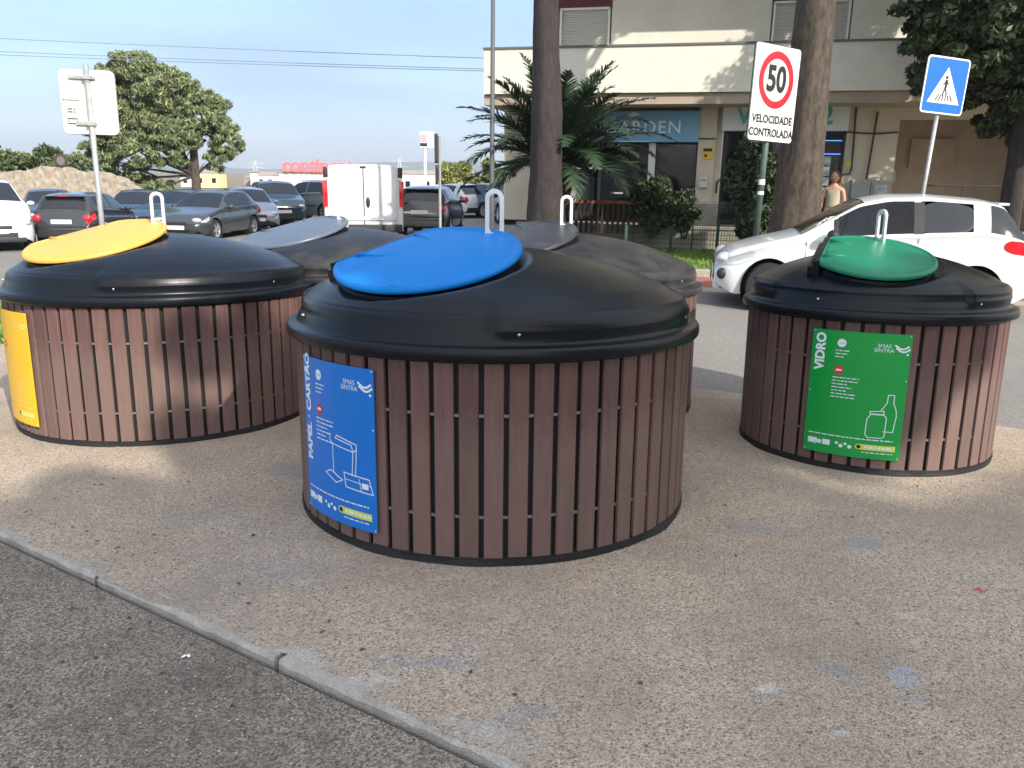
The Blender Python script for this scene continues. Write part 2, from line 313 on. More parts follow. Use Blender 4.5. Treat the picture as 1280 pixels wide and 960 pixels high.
mat('wall_stone', (.42, .36, .28), .95, col2=(.23, .19, .155), vscale=5, bump=1., bscale=7, island=0); mat('hill_mat', (.07, .10, .06), 1., var=.3, vscale=.01); mat('far_white', (.60, .58, .54), .8, var=.05, vscale=.3); mat('far_yellow', (.60, .52, .30), .8); mat('far_roof', (.32, .28, .26), .8, var=.2, vscale=.2)
mat('letters_red', (.78, .16, .18), .5); mat('wire_mat', (.16, .18, .22), .8)
mat('paper_scrap', (.8, .8, .8), .8)
def paint(name, col, metal=0.):
    return mat(name, col, .28, metal, var=.03, coat=1., dirt=.15, dirtcol=tuple(min(1, c * .8 + .06) for c in col), dscale=4)
mat('paint_white', (.62, .635, .64), .3, coat=.8, dirt=.12, dirtcol=(.5, .48, .44), dscale=2.5); paint('paint_navy', (.012, .035, .06)); paint('paint_black', (.016, .018, .022)); paint('paint_grey', (.045, .052, .058), .3); paint('paint_silver', (.36, .38, .40), .5)
paint('paint_blue', (.03, .065, .11), .2); paint('paint_teal', (.015, .045, .075), .2)
gm, gn, gl, gb = newmat('clear_glass'); gn.remove(gb)
tr = gn.new('ShaderNodeBsdfTransparent'); tr.inputs[0].default_value = (.24, .33, .42, 1); gs = gn.new('ShaderNodeBsdfGlossy'); gs.inputs['Roughness'].default_value = .03
fr = gn.new('ShaderNodeFresnel'); fr.inputs[0].default_value = 1.5; ms_ = gn.new('ShaderNodeMixShader'); gl.new(fr.outputs[0], ms_.inputs[0]); gl.new(tr.outputs[0], ms_.inputs[1]); gl.new(gs.outputs[0], ms_.inputs[2]); gl.new(ms_.outputs[0], gn['Material Output'].inputs[0])

# ================================================================== SETTING: ground sheets
def sheet(name, rows, m, dz, kind='structure'):
    """rows: list of lists of (x, y) -> one grid mesh following the terrain"""
    nr, nc = len(rows), len(rows[0]); A = np.array(rows).reshape(-1, 2); z = G(A[:, 0], A[:, 1]) + dz
    V = [(a[0], a[1], zz) for a, zz in zip(A, z)]; F = [(i * nc + j, i * nc + j + 1, (i + 1) * nc + j + 1, (i + 1) * nc + j) for i in range(nr - 1) for j in range(nc - 1)]
    o = pyobj(name, V, F, m, smooth=True)
    if kind: o['kind'] = kind
    return o
def lerp(a, b, t): return (a[0] + (b[0] - a[0]) * t, a[1] + (b[1] - a[1]) * t)
gx = np.concatenate([-np.geomspace(3900, 14, 24), np.linspace(-12, 12, 25), np.geomspace(14, 3900, 24)])
sheet('ground', [[(x, y) for x in gx] for y in gx], 'dirt_mat', -.12)
K0, KD = (-1.399, 2.742), (.839, -.544)
L0, LD = (1.6, 6.45), (.88, -.47)
Kp = lambda t: (K0[0] + KD[0] * t, K0[1] + KD[1] * t); Lp = lambda t: (L0[0] + LD[0] * t, L0[1] + LD[1] * t)
ts = np.linspace(-9, 9, 73)
tp = np.linspace(-9, 9, 620); r9 = random.Random(3); edge = [.0045 + .0035 * (math.sin(t * 3.1 + 1) + math.sin(t * 8.7) * .6 + math.sin(t * 21.3) * .4) + r9.uniform(-.0008, .0008) for t in tp]      # ragged edge lying over the kerb top
sheet('pavement', [[lerp(Kp(t - 1.4), Lp(t), max(.0015, min(.0125, e))) for t, e in zip(tp, edge)]] + [[lerp(Kp(t - 1.4), Lp(t), v) for t in tp] for v in list(np.linspace(0.02, 1, 26))], 'pavement_mat', 0)
sheet('near_road', [[(Kp(t)[0] - .544 * v, Kp(t)[1] - .839 * v) for t in np.linspace(-12, 10, 60)] for v in np.linspace(.02, 7, 24)], 'near_road_mat', -.03)
sheet('car_park', [[lerp(Lp(t), (t * 3.2 + 6, 64 - .12 * t), v) for t in np.linspace(-16, 14, 70)] for v in np.concatenate([np.linspace(0, .3, 24), np.linspace(.33, 1, 20)])], 'asphalt_mat', -.012)
def strip(name, s0, s1, u0, u1, m, dz, kind='structure', n=40):
    return sheet(name, [[tuple(SW(u, s)[:2]) for u in np.linspace(u0, u1, n)] for s in np.linspace(s0, s1, 5)], m, dz, kind)
strip('gutter', 12.25, 12.8, -2.2, 30, 'gutter_mat', -.006)
strip('cycle_path', 12.8, 14.1, -2.2, 30, 'cycle_mat', .0)
strip('sidewalk', 14.3, 18.4, 4.1, 30, 'gutter_mat', .115)
strip('lawn', 14.3, 18.4, -4.1, 4.1, 'lawn_mat', .115)
lane = sheet('lane_marking', [[(1.75 + a * .62 + b * .03, 8.55 + a * .62 - b * .10 + 0) for a in np.linspace(-1.2, .1, 8)] for b in (0, 1)], 'far_white', -.006)
kb = MB()
def kerbrow(mb, a, b, w, h, top, seg=.8, gap=.012, side=(0, 1), jit=.004):
    a = Vector(a); b = Vector(b); L = (b - a).length; d = (b - a) / L; n = Vector((side[0], side[1], 0)); t = 0
    while t < L - .01:
        t1 = min(t + seg * random.uniform(.85, 1.25), L); pa, pb = a + d * (t + gap), a + d * (t1 - gap); k = max(2, int((t1 - t) / .05)); V = []; F = []
        for i in range(k + 1):
            p = pa + (pb - pa) * i / k; z = G(p.x, p.y) + top; j = [random.uniform(-jit, jit) for _ in range(4)]
            for q, (o, zz) in enumerate(((0, z - h), (j[0], z - .012 + j[1]), (.012 + j[2], z), (w + j[3], z - .001), (w, z - h))): V.append((p.x + n.x * o, p.y + n.y * o, zz))
        for i in range(k):
            for q in range(4): F.append((i * 5 + q, i * 5 + q + 1, (i + 1) * 5 + q + 1, (i + 1) * 5 + q))
        F.append((0, 4, 3, 2, 1)); F.append(tuple(k * 5 + q for q in range(5))); mb.add(V, F); t = t1
a, b = Kp(-12), Kp(10)
kerbrow(kb, (a[0], a[1], 0), (b[0], b[1], 0), .062, .12, -.001, seg=1.0, side=(.544, .839), jit=.0035)
tag(kb.build('kerb', 'kerb_mat'), kind='structure')
kb = MB(); A, B = SW(-4.1, 14.1), SW(30, 14.1); kerbrow(kb, A, B, .2, .2, .12, seg=1., side=(.225, .974), jit=.002)
tag(kb.build('far_kerb', 'gutter_mat'), kind='structure')
sheet('verge', [[(x, y) for x in np.linspace(-9.5, -5.2, 10)] for y in np.linspace(8.4, 11.5, 10)], 'lawn_mat', .0)
def blades(name, pts, h, m):
    n = len(pts); pts = np.asarray(pts); a = rng.uniform(0, 6.28, n); w = .012 + .006 * rng.random(n); hh = h * rng.uniform(.5, 1.3, n)
    dx, dy = np.cos(a) * w, np.sin(a) * w; lx, ly = rng.normal(0, h * .4, n), rng.normal(0, h * .4, n)
    V = np.stack([pts + np.stack([dx, dy, 0 * a], 1), pts - np.stack([dx, dy, 0 * a], 1), pts + np.stack([lx, ly, hh], 1)], 1).reshape(-1, 3)
    me = bpy.data.meshes.new(name); me.from_pydata(V.tolist(), [], (np.arange(3 * n).reshape(-1, 3)).tolist()); me.update()
    return tag(link(name, me, None, m), kind='stuff')
q = []
for _ in range(16000):
    p = SW(random.uniform(-4.1, 4.1), random.uniform(14.32, 18.2)); q.append((p.x, p.y, G(p.x, p.y) + .113))
tag(blades('lawn_grass', q, .05, 'grass_mat'), 'short green grass growing behind the kerb below the fence', 'grass')
q = [(x, y, G(x, y)) for x, y in zip(rng.uniform(-9.5, -5.2, 7000), rng.uniform(8.5, 11.5, 7000))]
tag(blades('verge_grass', q, .07, 'grass_mat'), 'strip of green grass behind the yellow-lidded bin at the far left', 'grass')
# loose stones on pavement and road (nobody could count them)
mbp = MB(); 
def pebbles(mb, n, fn, dz, smin, smax):
    for _ in range(n):
        x, y = fn(); s = random.uniform(smin, smax); z = G(x, y) + dz; a = random.uniform(0, 3.1); ca, sa = math.cos(a) * s, math.sin(a) * s
        mb.add([(x + ca, y + sa, z), (x - sa, y + ca * .8, z), (x - ca, y - sa, z), (x + sa, y - ca * .8, z), (x, y, z + s * .75)], [(0, 1, 4), (1, 2, 4), (2, 3, 4), (3, 0, 4)])
def onpave():
    while True:
        t = random.uniform(-2, 4); v = random.uniform(.0, 1) ** 2; p = lerp(Kp(t - 1.4), Lp(t), .04 + v * .9); return p
def onroad():
    t = random.uniform(-3, 2.5); v = random.uniform(.03, 1.3); return (Kp(t)[0] - .544 * v, Kp(t)[1] - .839 * v)
pebbles(mbp, 6500, onpave, 0, .0018, .0060); pebbles(mbp, 4200, onroad, -.03, .0018, .006)
mat('pebble_mat', (.30, .25, .20), .9, island=.75)
tag(mbp.build('loose_gravel', 'pebble_mat'), 'tiny loose stones scattered over the pavement and the dark road edge', 'gravel', kind='stuff')
# hills far off
hv = []; hf = []; nh = 160
for i in range(nh):
    t = i / (nh - 1); ang = R_(-62 + 110 * t); base = 60 + 26 * math.sin(t * 9 + 1.0) + 16 * math.sin(t * 23 + 2) + 6 * math.sin(t * 57)
    base *= .8
    for k, (d, hz) in enumerate(((2200, -3), (2500, .45), (2900, 1.), (3200, -3))):
        hv.append((math.sin(ang) * d, math.cos(ang) * d, (hz * base if hz > 0 else -6)))
for i in range(nh - 1):
    for k in range(3): hf.append((i * 4 + k, (i + 1) * 4 + k, (i + 1) * 4 + k + 1, i * 4 + k + 1))
tag(pyobj('hills', hv, hf, 'hill_mat', smooth=True), kind='structure')

# ================================================================== APARTMENT BUILDING
def SB(mb, u0, u1, s0, s1, z0, z1, mi=0, bev=0.):
    rot = Matrix.Rotation(math.atan2(UY, UX), 3, 'Z'); c = SW((u0 + u1) / 2, (s0 + s1) / 2, (z0 + z1) / 2)
    return mb.box(c, (u1 - u0, s1 - s0, z1 - z0), rot, mi, bev)
bld = empty('apartment_building', SW(6, 20.4, .5)); bpy.context.view_layer.update()
tag(bld, 'beige apartment block with solid concrete balcony band above ground floor shops', 'building')
def bp(mb, name, m, par=None, **k):
    o = mb.build(name, m, None, **k); p = par or bld; o.parent = p
    o.matrix_parent_inverse = Matrix.Translation(bld.location).inverted() if p is bld else Matrix()
    return o
m = MB(); SB(m, -.2, .2, 20.22, 24, .5, 3.5); SB(m, .2, .36, 20.4, 24, .5, 3.5); SB(m, 3.12, 4.22, 20.4, 24, .5, 3.5)
SB(m, -5., -3.78, 20.4, 24, .5, 3.5); SB(m, -3.78, -.2, 20.45, 24, 3.1, 3.5); SB(m, .36, 3.12, 20.45, 24, 3.3, 3.5); SB(m, 7.6, 22, 20.4, 24, .5, 3.5)
SB(m, 4.22, 7.6, 20.5, 20.7, 2.95, 3.5)
bp(m, 'wall', 'plaster_wall')
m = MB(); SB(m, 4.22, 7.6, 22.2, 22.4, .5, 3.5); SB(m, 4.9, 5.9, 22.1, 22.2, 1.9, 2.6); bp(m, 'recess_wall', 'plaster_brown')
m = MB()
for (u0, u1) in ((-4.38, -3.78), (-2.46, 1.25), (3.02, 22)): SB(m, u0, u1, 20.9, 28, 4.0, 12)
for (u0, u1) in ((-3.78, -2.46), (1.25, 3.02)): SB(m, u0, u1, 20.9, 28, 4.0, 4.42); SB(m, u0, u1, 21.1, 28, 4.42, 5.6); SB(m, u0, u1, 20.92, 28, 6.5, 12)
bp(m, 'upper_wall', 'plaster')
for a_, b_ in ((-3.78, -2.46), (1.25, 3.02)): m = MB(); SB(m, a_, b_, 20.86, 21.1, 5.58, 6.5); bp(m, 'red_lintel', 'maroon')
for (u0, u1) in ((-3.74, -2.5), (1.29, 2.98)):
    m = MB(); SB(m, u0, u0 + .05, 20.88, 21.05, 4.42, 5.57); SB(m, u1 - .05, u1, 20.88, 21.05, 4.42, 5.57); SB(m, u0, u1, 20.88, 21.05, 5.53, 5.58); w = bp(m, 'window', 'white_frame')
    m = MB(); k = 0; z = 4.44
    while z < 5.52: SB(m, u0 + .05, u1 - .05, 20.97 + 0., 21.03, z, z + .046, bev=.006); z += .052
    bp(m, 'shutter', 'shutter', w)
for z0, z1 in ((3.44, 4.41), (6.55, 7.5), (9.6, 10.5)):
    m = MB(); SB(m, -5.18, 22, 19.1, 19.24, z0, z1); SB(m, -5.18, -5.04, 19.24, 20.95 if z0 < 4 else 28, z0, z1); SB(m, -5.04, 22, 19.24, 24.2 if z0 < 4 else 28, z0, z0 + .2); bp(m, 'balcony', 'plaster')
    m = MB(); SB(m, -5.2, 22, 19.07, 19.27, z1, z1 + .045); SB(m, -5.2, -5.02, 19.27, 20.9, z1, z1 + .045); bp(m, 'coping', 'cap_dark')
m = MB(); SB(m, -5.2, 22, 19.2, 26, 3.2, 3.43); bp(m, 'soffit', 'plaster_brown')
m = MB(); SB(m, -5.3, 22, 19, 28, 12, 12.3); bp(m, 'roof', 'cap_dark')
m = MB(); SB(m, -4.2, 22, 18.42, 26, -.3, .5); SB(m, -4.2, 3.2, 18.38, 18.5, .5, .56); tb = bp(m, 'terrace', 'stone')
# plinth tiles on pilaster
m = MB(); SB(m, -.23, .36, 20.19, 20.3, .5, 1.0); bp(m, 'plinth', 'stone')
# shop fronts
m = MB(); SB(m, -3.77, -.21, 20.56, 20.6, .5, 3.1); bp(m, 'shop_glazing', 'dark_glass')
m = MB()
for u in (-3.77, -2.6, -.25): SB(m, u, u + .06, 20.48, 20.56, .5, 2.45)
SB(m, -3.77, -.21, 20.48, 20.56, 2.38, 2.46); SB(m, -1.0, -.25, 20.5, 20.56, .5, .62); bp(m, 'shop_frame', 'dark_frame')
m = MB(); SB(m, -1.36, -1.2, 20.3, 20.5, .5, 2.4); bp(m, 'white_post', 'white_frame')
m = MB(); SB(m, -3.4, -2.5, 20.35, 20.42, 1.78, 1.86); bp(m, 'sun_blind', 'cabinet')
m = MB(); SB(m, .37, 3.11, 20.56, 20.6, .5, 3.3); bp(m, 'laundry_glazing', 'dark_glass')
m = MB()
for u in (.37, 1.3, 2.1, 3.06): SB(m, u, u + .05, 20.48, 20.56, .5, 2.7)
SB(m, .37, 3.11, 20.48, 20.56, 2.62, 2.7); bp(m, 'laundry_frame', 'dark_frame')
# pipes on the wall
def up(u, z, s=20.36): return SW(u, s, z)
for pts in ([(3.25, 3.2), (3.3, 1.9), (3.28, 1.75), (3.05, 1.7), (3.03, .9)], [(3.72, 3.1), (3.65, 1.62)], [(.42, 2.9), (.44, 1.65), (.30, 1.5), (.3, 1.25)]):
    m = MB(); m.tube([up(*p) for p in pts], .022, 8); bp(m, 'pipe', 'pipe_dark')
m = MB(); m.tube([up(u, 2.66 + .03 * math.sin(u * 3) - .0 * u) for u in np.linspace(3.1, 4.2, 9)], .018, 6); bp(m, 'cable', 'pipe_dark'); m = MB(); m.tube([up(u, 2.5, 20.2) for u in (-.2, .2)], .015, 6); bp(m, 'cable', 'pipe_dark')
def bfix(name, label, cat, m_, mt, **k):
    o = m_.build(name, mt, None, **k); tag(o, label, cat); return o
def wrap_text(txt, size, fn, m, parent=None, name='lettering', ext=.004, bold=0., spacing=1.):
    V, F = text_geo(txt, size, ext, bold, spacing); mb = MB(); mb.add([fn(v) for v in V], F); return mb.build(name, m, parent)
# shop signs
m = MB(); SB(m, -3.8, -.2, 20.08, 20.44, 2.42, 3.12, bev=.01); aw = m.build('shop_sign', 'awning_blue'); tag(aw, 'light blue shop fascia reading GARDEN behind the palm', 'shop sign')
wrap_text('GARDEN', .40, lambda v: SW(-1.52 + v.x * 1.05, 20.07 - v.z, 2.74 + v.y), 'print_white', aw, ext=.008, spacing=1.12)
m = MB()
for k in range(5):
    a = .5 + k * .5; m.add([SW(-1.75, 20.07, 2.98), SW(-1.75 + .13 * math.cos(a) + .03, 20.065, 2.98 + .1 * math.sin(a) * .9 + .0), SW(-1.75 + .17 * math.cos(a + .25), 20.07, 2.98 + .12 * math.sin(a + .25)), SW(-1.75 + .1 * math.cos(a + .5), 20.065, 2.98 + .08 * math.sin(a + .5))], [(0, 1, 2, 3)])
m.build('leaf_emblem', 'print_white', aw)
m = MB(); SB(m, .32, 3.1, 20.18, 20.44, 2.68, 3.34, bev=.008); ls = m.build('shop_sign', 'sign_white'); tag(ls, 'white shop fascia with teal W and 2 behind the tree trunk', 'shop sign')
wrap_text('W', .5, lambda v: SW(.92 + v.x, 20.17 - v.z, 2.98 + v.y), 'sign_teal', ls, ext=.006, bold=.012); wrap_text('2', .56, lambda v: SW(2.62 + v.x, 20.17 - v.z, 3.0 + v.y), 'sign_teal', ls, ext=.006, bold=.014)
m = MB(); SB(m, 2.12, 3.04, 20.46, 20.475, 2.16, 2.46); ns = m.build('window_sign', 'dark_frame'); tag(ns, 'neon window sign with a pink R between two blue lines', 'window sign')
wrap_text('R', .26, lambda v: SW(2.42 + v.x, 20.455 - v.z, 2.33 + v.y), 'neon_pink', ns, ext=.004, bold=.004)
m = MB(); SB(m, 2.14, 3.04, 20.44, 20.456, 2.47, 2.485); SB(m, 2.14, 3.04, 20.44, 20.456, 2.17, 2.185); m.build('neon_line', 'neon_blue', ns)
for k, (z0, z1, lb) in enumerate(((1.92, 2.12, 'topmost pale notice stuck in the laundry window'), (1.68, 1.9, 'second pale notice from the top in the laundry window'), (1.46, 1.65, 'third pale notice in the laundry window above the woman'), (1.22, 1.42, 'lowest notice in the laundry window beside the woman'))):
    m = MB(); SB(m, 2.6, 2.84, 20.46, 20.47, z0, z1); tag(m.build('notice', 'poster'), lb, 'notice', 'notices in the laundry window')
m = MB(); SB(m, -.08, .14, 20.19, 20.215, 2.03, 2.3, bev=.003); o = m.build('wall_notice', 'notice_yellow'); tag(o, 'small yellow notice with dark header on the pilaster', 'notice')
m = MB(); SB(m, -.07, .13, 20.182, 20.19, 2.21, 2.28); SB(m, -.04, .02, 20.182, 20.19, 2.08, 2.15); m.build('print', 'print_black', o)
m = MB(); SB(m, -.12, .08, 20.1, 20.215, 1.38, 1.62, bev=.012); o = m.build('mailbox', 'mailbox'); tag(o, 'off-white letter box on the pilaster below the yellow notice', 'mailbox')
m = MB(); SB(m, -.08, .04, 20.09, 20.1, 1.54, 1.56); m.build('letter_slot', 'print_black', o)
m = MB(); SB(m, 3.14, 3.36, 20.36, 20.39, 1.85, 2.1, bev=.003); o = m.build('meter_notice', 'poster'); tag(o, 'pale notice with a yellow square beside the laundry door', 'notice')
m = MB(); SB(m, 3.17, 3.31, 20.352, 20.36, 1.88, 2.02); m.build('print', 'notice_yellow', o)
m = MB(); SB(m, 3.3, 4.12, 20.02, 20.38, .5, 1.6, bev=.012); o = m.build('utility_cabinet', 'cabinet'); tag(o, 'grey utility cabinet against the wall right of the woman', 'cabinet')
m = MB(); SB(m, 3.78, 4.05, 20.0, 20.02, 1.15, 1.5); m.build('poster', 'poster', o); m = MB(); SB(m, 3.7, 3.71, 20.01, 20.02, .55, 1.57); m.build('door_seam', 'seam', o)
m = MB(); SB(m, 4.3, 4.6, 21.9, 21.95, 1.55, 1.85); tag(m.build('notice', 'poster'), 'pale notice hanging in the dark passage behind the car roof', 'notice')
m = MB()
for u in (4.9, 5.7, 6.5, 7.3): m.tube([SW(u, 20.3, .5), SW(u, 20.3, 1.5)], .02, 6)
m.tube([SW(4.9, 20.3, 1.5), SW(7.3, 20.3, 1.5)], .022, 6); m.tube([SW(4.9, 20.3, 1.0), SW(7.3, 20.3, 1.0)], .015, 6); tag(m.build('passage_railing', 'pipe_dark'), 'thin dark railing across the dark passage behind the car', 'railing')

# neighbouring block behind the camera on the right; its roof edge throws the straight shadow edge over the pavement
nb = empty('neighbour_building', (20.5, -6.5, 0)); tag(nb, 'tall plain beige apartment block behind the viewpoint on the right', 'building')
e1 = Vector((.9, .44, 0)).normalized(); e2 = Vector((.44, -.9, 0)).normalized(); HB = 10.0
tH = (HB + .05) / SUN.z; corner = Vector((1.25, 3.54, 0)) + Vector((SUN.x, SUN.y, 0)) * tH
rotb = Matrix((e1, -e2, Vector((0, 0, 1)))).transposed()
def NBox(name, a0, a1, b0, b1, z0, z1, m):
    c = corner + e1 * (a0 + a1) / 2 + e2 * (b0 + b1) / 2; mb = MB(); mb.box((c.x, c.y, (z0 + z1) / 2), (a1 - a0, b1 - b0, z1 - z0), rotb)
    o = mb.build(name, m); o.parent = nb; o.matrix_parent_inverse = Matrix.Translation(nb.location).inverted(); return o
NBox('wall', .3, 14, .3, 16, -.3, HB - .3, 'plaster'); NBox('roof', 0, 14.3, 0, 16.3, HB - .3, HB, 'cap_dark')
for k in range(4):
    for j in range(3): NBox('window', .26, .3, 1.5 + k * 3.6, 3.0 + k * 3.6, 1 + j * 3., 2.4 + j * 3., 'dark_glass'); NBox('window', 1.5 + k * 3.2, 2.9 + k * 3.2, .26, .3, 1 + j * 3., 2.4 + j * 3., 'dark_glass')

# ================================================================== TREES AND PLANTS
def trunk_mesh(mb, pts, rad, n=22, lump=.07):
    V = []; F = []; N_ = 0; P_ = []
    pts = [Vector(p) for p in pts]; fine = []; fr_ = []
    for i in range(len(pts) - 1):
        k = max(3, int((pts[i + 1] - pts[i]).length / .22))
        for j in range(k): t = j / k; fine.append(pts[i].lerp(pts[i + 1], t)); fr_.append(rad[i] * (1 - t) + rad[i + 1] * t)
    fine.append(pts[-1]); fr_.append(rad[-1]); ph = random.uniform(0, 6)
    for i, p in enumerate(fine):
        for k in range(n):
            a = 2 * math.pi * k / n; r = fr_[i] * (1 + lump * math.sin(3 * a + ph + p.z * .5) + lump * .6 * math.sin(7 * a - p.z * 1.3) + random.uniform(-.02, .02))
            V.append((p.x + r * math.cos(a), p.y + r * math.sin(a), p.z))
    for i in range(len(fine) - 1):
        for k in range(n): F.append((i * n + k, i * n + (k + 1) % n, (i + 1) * n + (k + 1) % n, (i + 1) * n + k))
    mb.add(V, F); return mb
def tree(name, label, base, h, trad, crown, leafm, nleaf, lsize, bark='bark', lean=(0, 0), group=None, droop=.2, fork=.55, asp=2.2):
    r = empty(name, base); tag(r, label, 'tree', group)
    mb = MB(); top = (lean[0], lean[1], h)
    P0 = [(0, 0, -.2), (lean[0] * .1, lean[1] * .1, h * .12), (lean[0] * .5, lean[1] * .5, h * .5), top]
    trunk_mesh(mb, P0, [trad * 1.25, trad, trad * .82, trad * .6])
    mb.build('trunk', bark, r, smooth=True)
    mb = MB()
    for (c, rr, w) in crown:
        s = Vector((lean[0] * fork, lean[1] * fork, h * fork)); e = Vector(c); mid = s.lerp(e, .5) + Vector((random.uniform(-.3, .3), random.uniform(-.3, .3), -.1))
        mb.tube([s, mid, e], [trad * .35, trad * .2, trad * .06], 7)
        for _ in range(4):
            e2_ = e + Vector((random.gauss(0, rr[0] * .45), random.gauss(0, rr[1] * .45), random.gauss(0, rr[2] * .45))); mb.tube([mid, mid.lerp(e2_, .6) + Vector((0, 0, .1)), e2_], [trad * .12, trad * .07, trad * .02], 5)
    mb.build('branch', bark, r, smooth=True)
    pts = []; W_ = sum(w for _, _, w in crown)
    for (c, rr, w) in crown:
        n = int(nleaf * w / W_); k = max(4, min(110, int(n / 110)))      # sub-clumps on the shell give an uneven outline
        cc = blob(c, rr, k, .35)
        for q_ in cc: pts.append(blob(q_, [x * random.uniform(.10, .30) for x in rr], int(n / k), .1))
    leaves('crown', np.concatenate(pts), lsize, leafm, r, droop, asp)
    return r
# the two big street trees (crowns above the frame)
p = SW(-2.87, 15.2); b1 = (p.x, p.y, G(p.x, p.y) + .1)
t1 = empty('tall_tree', b1); tag(t1, 'tall dark trunk standing in front of the palm and the balcony', 'tree', 'tall street trees')
mb = MB(); trunk_mesh(mb, [(0.0, 0, -.1), (0, 0, .5), (-.03, 0, 1.6), (-.05, 0, 2.7), (-.09, 0, 3.6), (-.12, 0, 4.6), (-.1, 0, 8), (.0, 0, 11)], [.50, .39, .30, .29, .245, .215, .18, .1], 24, .05); mb.build('trunk', 'bark', t1, smooth=True)
mb = MB()
for k in range(9): a = k * 2.4; mb.tube([(0, 0, 7 + k * .35), (1.0 * math.cos(a), 1.0 * math.sin(a), 7.8 + k * .35), (2. * math.cos(a), 2. * math.sin(a), 8.3 + k * .4)], [.09, .05, .02], 6)
mb.build('branch', 'bark', t1, smooth=True)
leaves('crown', np.concatenate([blob((2. * math.cos(k * 2.4) * .8, 2. * math.sin(k * 2.4) * .8, 8.4 + k * .4), (.9, .9, .55), 700, .3) for k in range(9)]), .09, 'leaf_oak', t1)
p = SW(1.62, 14.9); b2 = (p.x, p.y, G(p.x, p.y) + .1)
t2 = empty('tall_tree', b2); tag(t2, 'thick rough trunk right of the speed limit sign', 'tree', 'tall street trees')
mb = MB(); trunk_mesh(mb, [(-.04, 0, -.1), (-.03, 0, .4), (-.02, 0, 1.2), (-.02, 0, 2.2), (-.03, 0, 3.2), (-.04, 0, 4.5), (0, 0, 8), (.05, 0, 11)], [.56, .44, .395, .36, .33, .30, .24, .12], 26, .06); mb.build('trunk', 'bark_light', t2, smooth=True)
mb = MB()
for k in range(8): a = k * 2.4 + 1; mb.tube([(.3, 0, 7.5 + k * .35), (1.0 * math.cos(a), 1.0 * math.sin(a), 8.4 + k * .35), (2. * math.cos(a), 2. * math.sin(a), 8.9 + k * .4)], [.1, .05, .02], 6)
mb.build('branch', 'bark', t2, smooth=True)
leaves('crown', np.concatenate([blob((2. * math.cos(k * 2.4 + 1) * .8, 2. * math.sin(k * 2.4 + 1) * .8, 9 + k * .4), (.9, .9, .5), 600, .3) for k in range(8)]), .09, 'leaf_oak', t2)
# big leafy tree at the right, hanging into the frame
p = (9.35, 15.3); tree('leafy_tree', 'dark leafy tree overhanging the pedestrian crossing sign at the right', (p[0], p[1], .05), 7.0, .19,
    [((-1.6, -.3, 3.75), (1.0, 1.0, .65), 1.2), ((-.8, -.4, 4.6), (1.5, 1.5, 1.1), 3), ((.5, -.5, 3.2), (1.2, 1.1, .7), 2.), ((-.5, .1, 3.35), (1.0, 1.0, .6), 1.4), ((-2.0, -.3, 4.8), (1.0, 1., .8), 1.4), ((.7, .6, 5.4), (1.9, 1.6, 1.3), 3), ((1.4, 0, 3.2), (1., 1, .9), 1.5), ((-1.2, .3, 5.9), (1.5, 1.4, 1.1), 2), ((.3, .2, 7.3), (1.5, 1.4, 1.), 2), ((1.0, -.5, 2.6), (.6, .7, .5), .5), ((.2, .5, 2.7), (.9, .7, .55), .8), ((-1.9, -.2, 3.3), (.5, .6, .4), .4)],
    'leaf_oak', 95000, .060, 'bark', (-.15, 0), droop=.5, fork=.45)
# shade tree behind the camera: its crown shades the foreground
lob = []; S2 = Vector((SUN.x, SUN.y, 0)) / SUN.z; rs_ = random.Random(5); tc0 = Vector((-.2, 2.2, 0)) + S2 * 7.4
for (gx_, gy_, r_, w_) in ((-3.2, .9, .95, 1), (-2.0, 1.1, .95, 1), (-.8, 1.0, .95, 1), (.4, 1.1, .95, 1), (1.6, 1.0, .95, 1), (2.8, 1.2, .95, 1), (-2.9, 2.1, .95, 1), (-1.7, 2.2, .95, 1), (-.5, 2.2, .95, 1), (.7, 2.2, .95, 1), (1.9, 2.1, .95, 1), (-2.3, 3.0, .8, .8), (-1.2, 3.1, .9, 1), (0, 3.1, .9, 1), (1.1, 3.0, .9, 1), (2.0, 2.9, .8, .9),
                           (-1.0, 4.0, .8, .9), (.1, 3.9, .8, .9), (-1.4, 4.9, .6, .6), (-.5, 4.8, .7, .8), (1.1, 3.9, .6, .6), (.5, 4.8, .7, .8), (1.3, 4.9, .5, .55), (1.2, 5.6, .55, .6), (.3, 5.6, .6, .6), (-.6, 5.6, .55, .5), (-1.5, 5.7, .45, .3), (-2.2, 5.9, .4, .15), (-4.2, 1.6, .9, 1), (-3.5, 2.9, .6, .5)):
    hh = rs_.uniform(7.1, 8.0); p_ = Vector((gx_, gy_, 0)) + S2 * hh; lob.append(((p_.x - tc0.x, p_.y - tc0.y, hh), (r_ * 1.15, r_ * 1.2, r_ * .62), w_))
tree('shade_tree', 'broad shade tree behind the viewpoint shading the bins', (tc0.x, tc0.y, -.05), 7.0, .3, lob, 'leaf_mid', 60000, .17, 'bark', (0, 0))
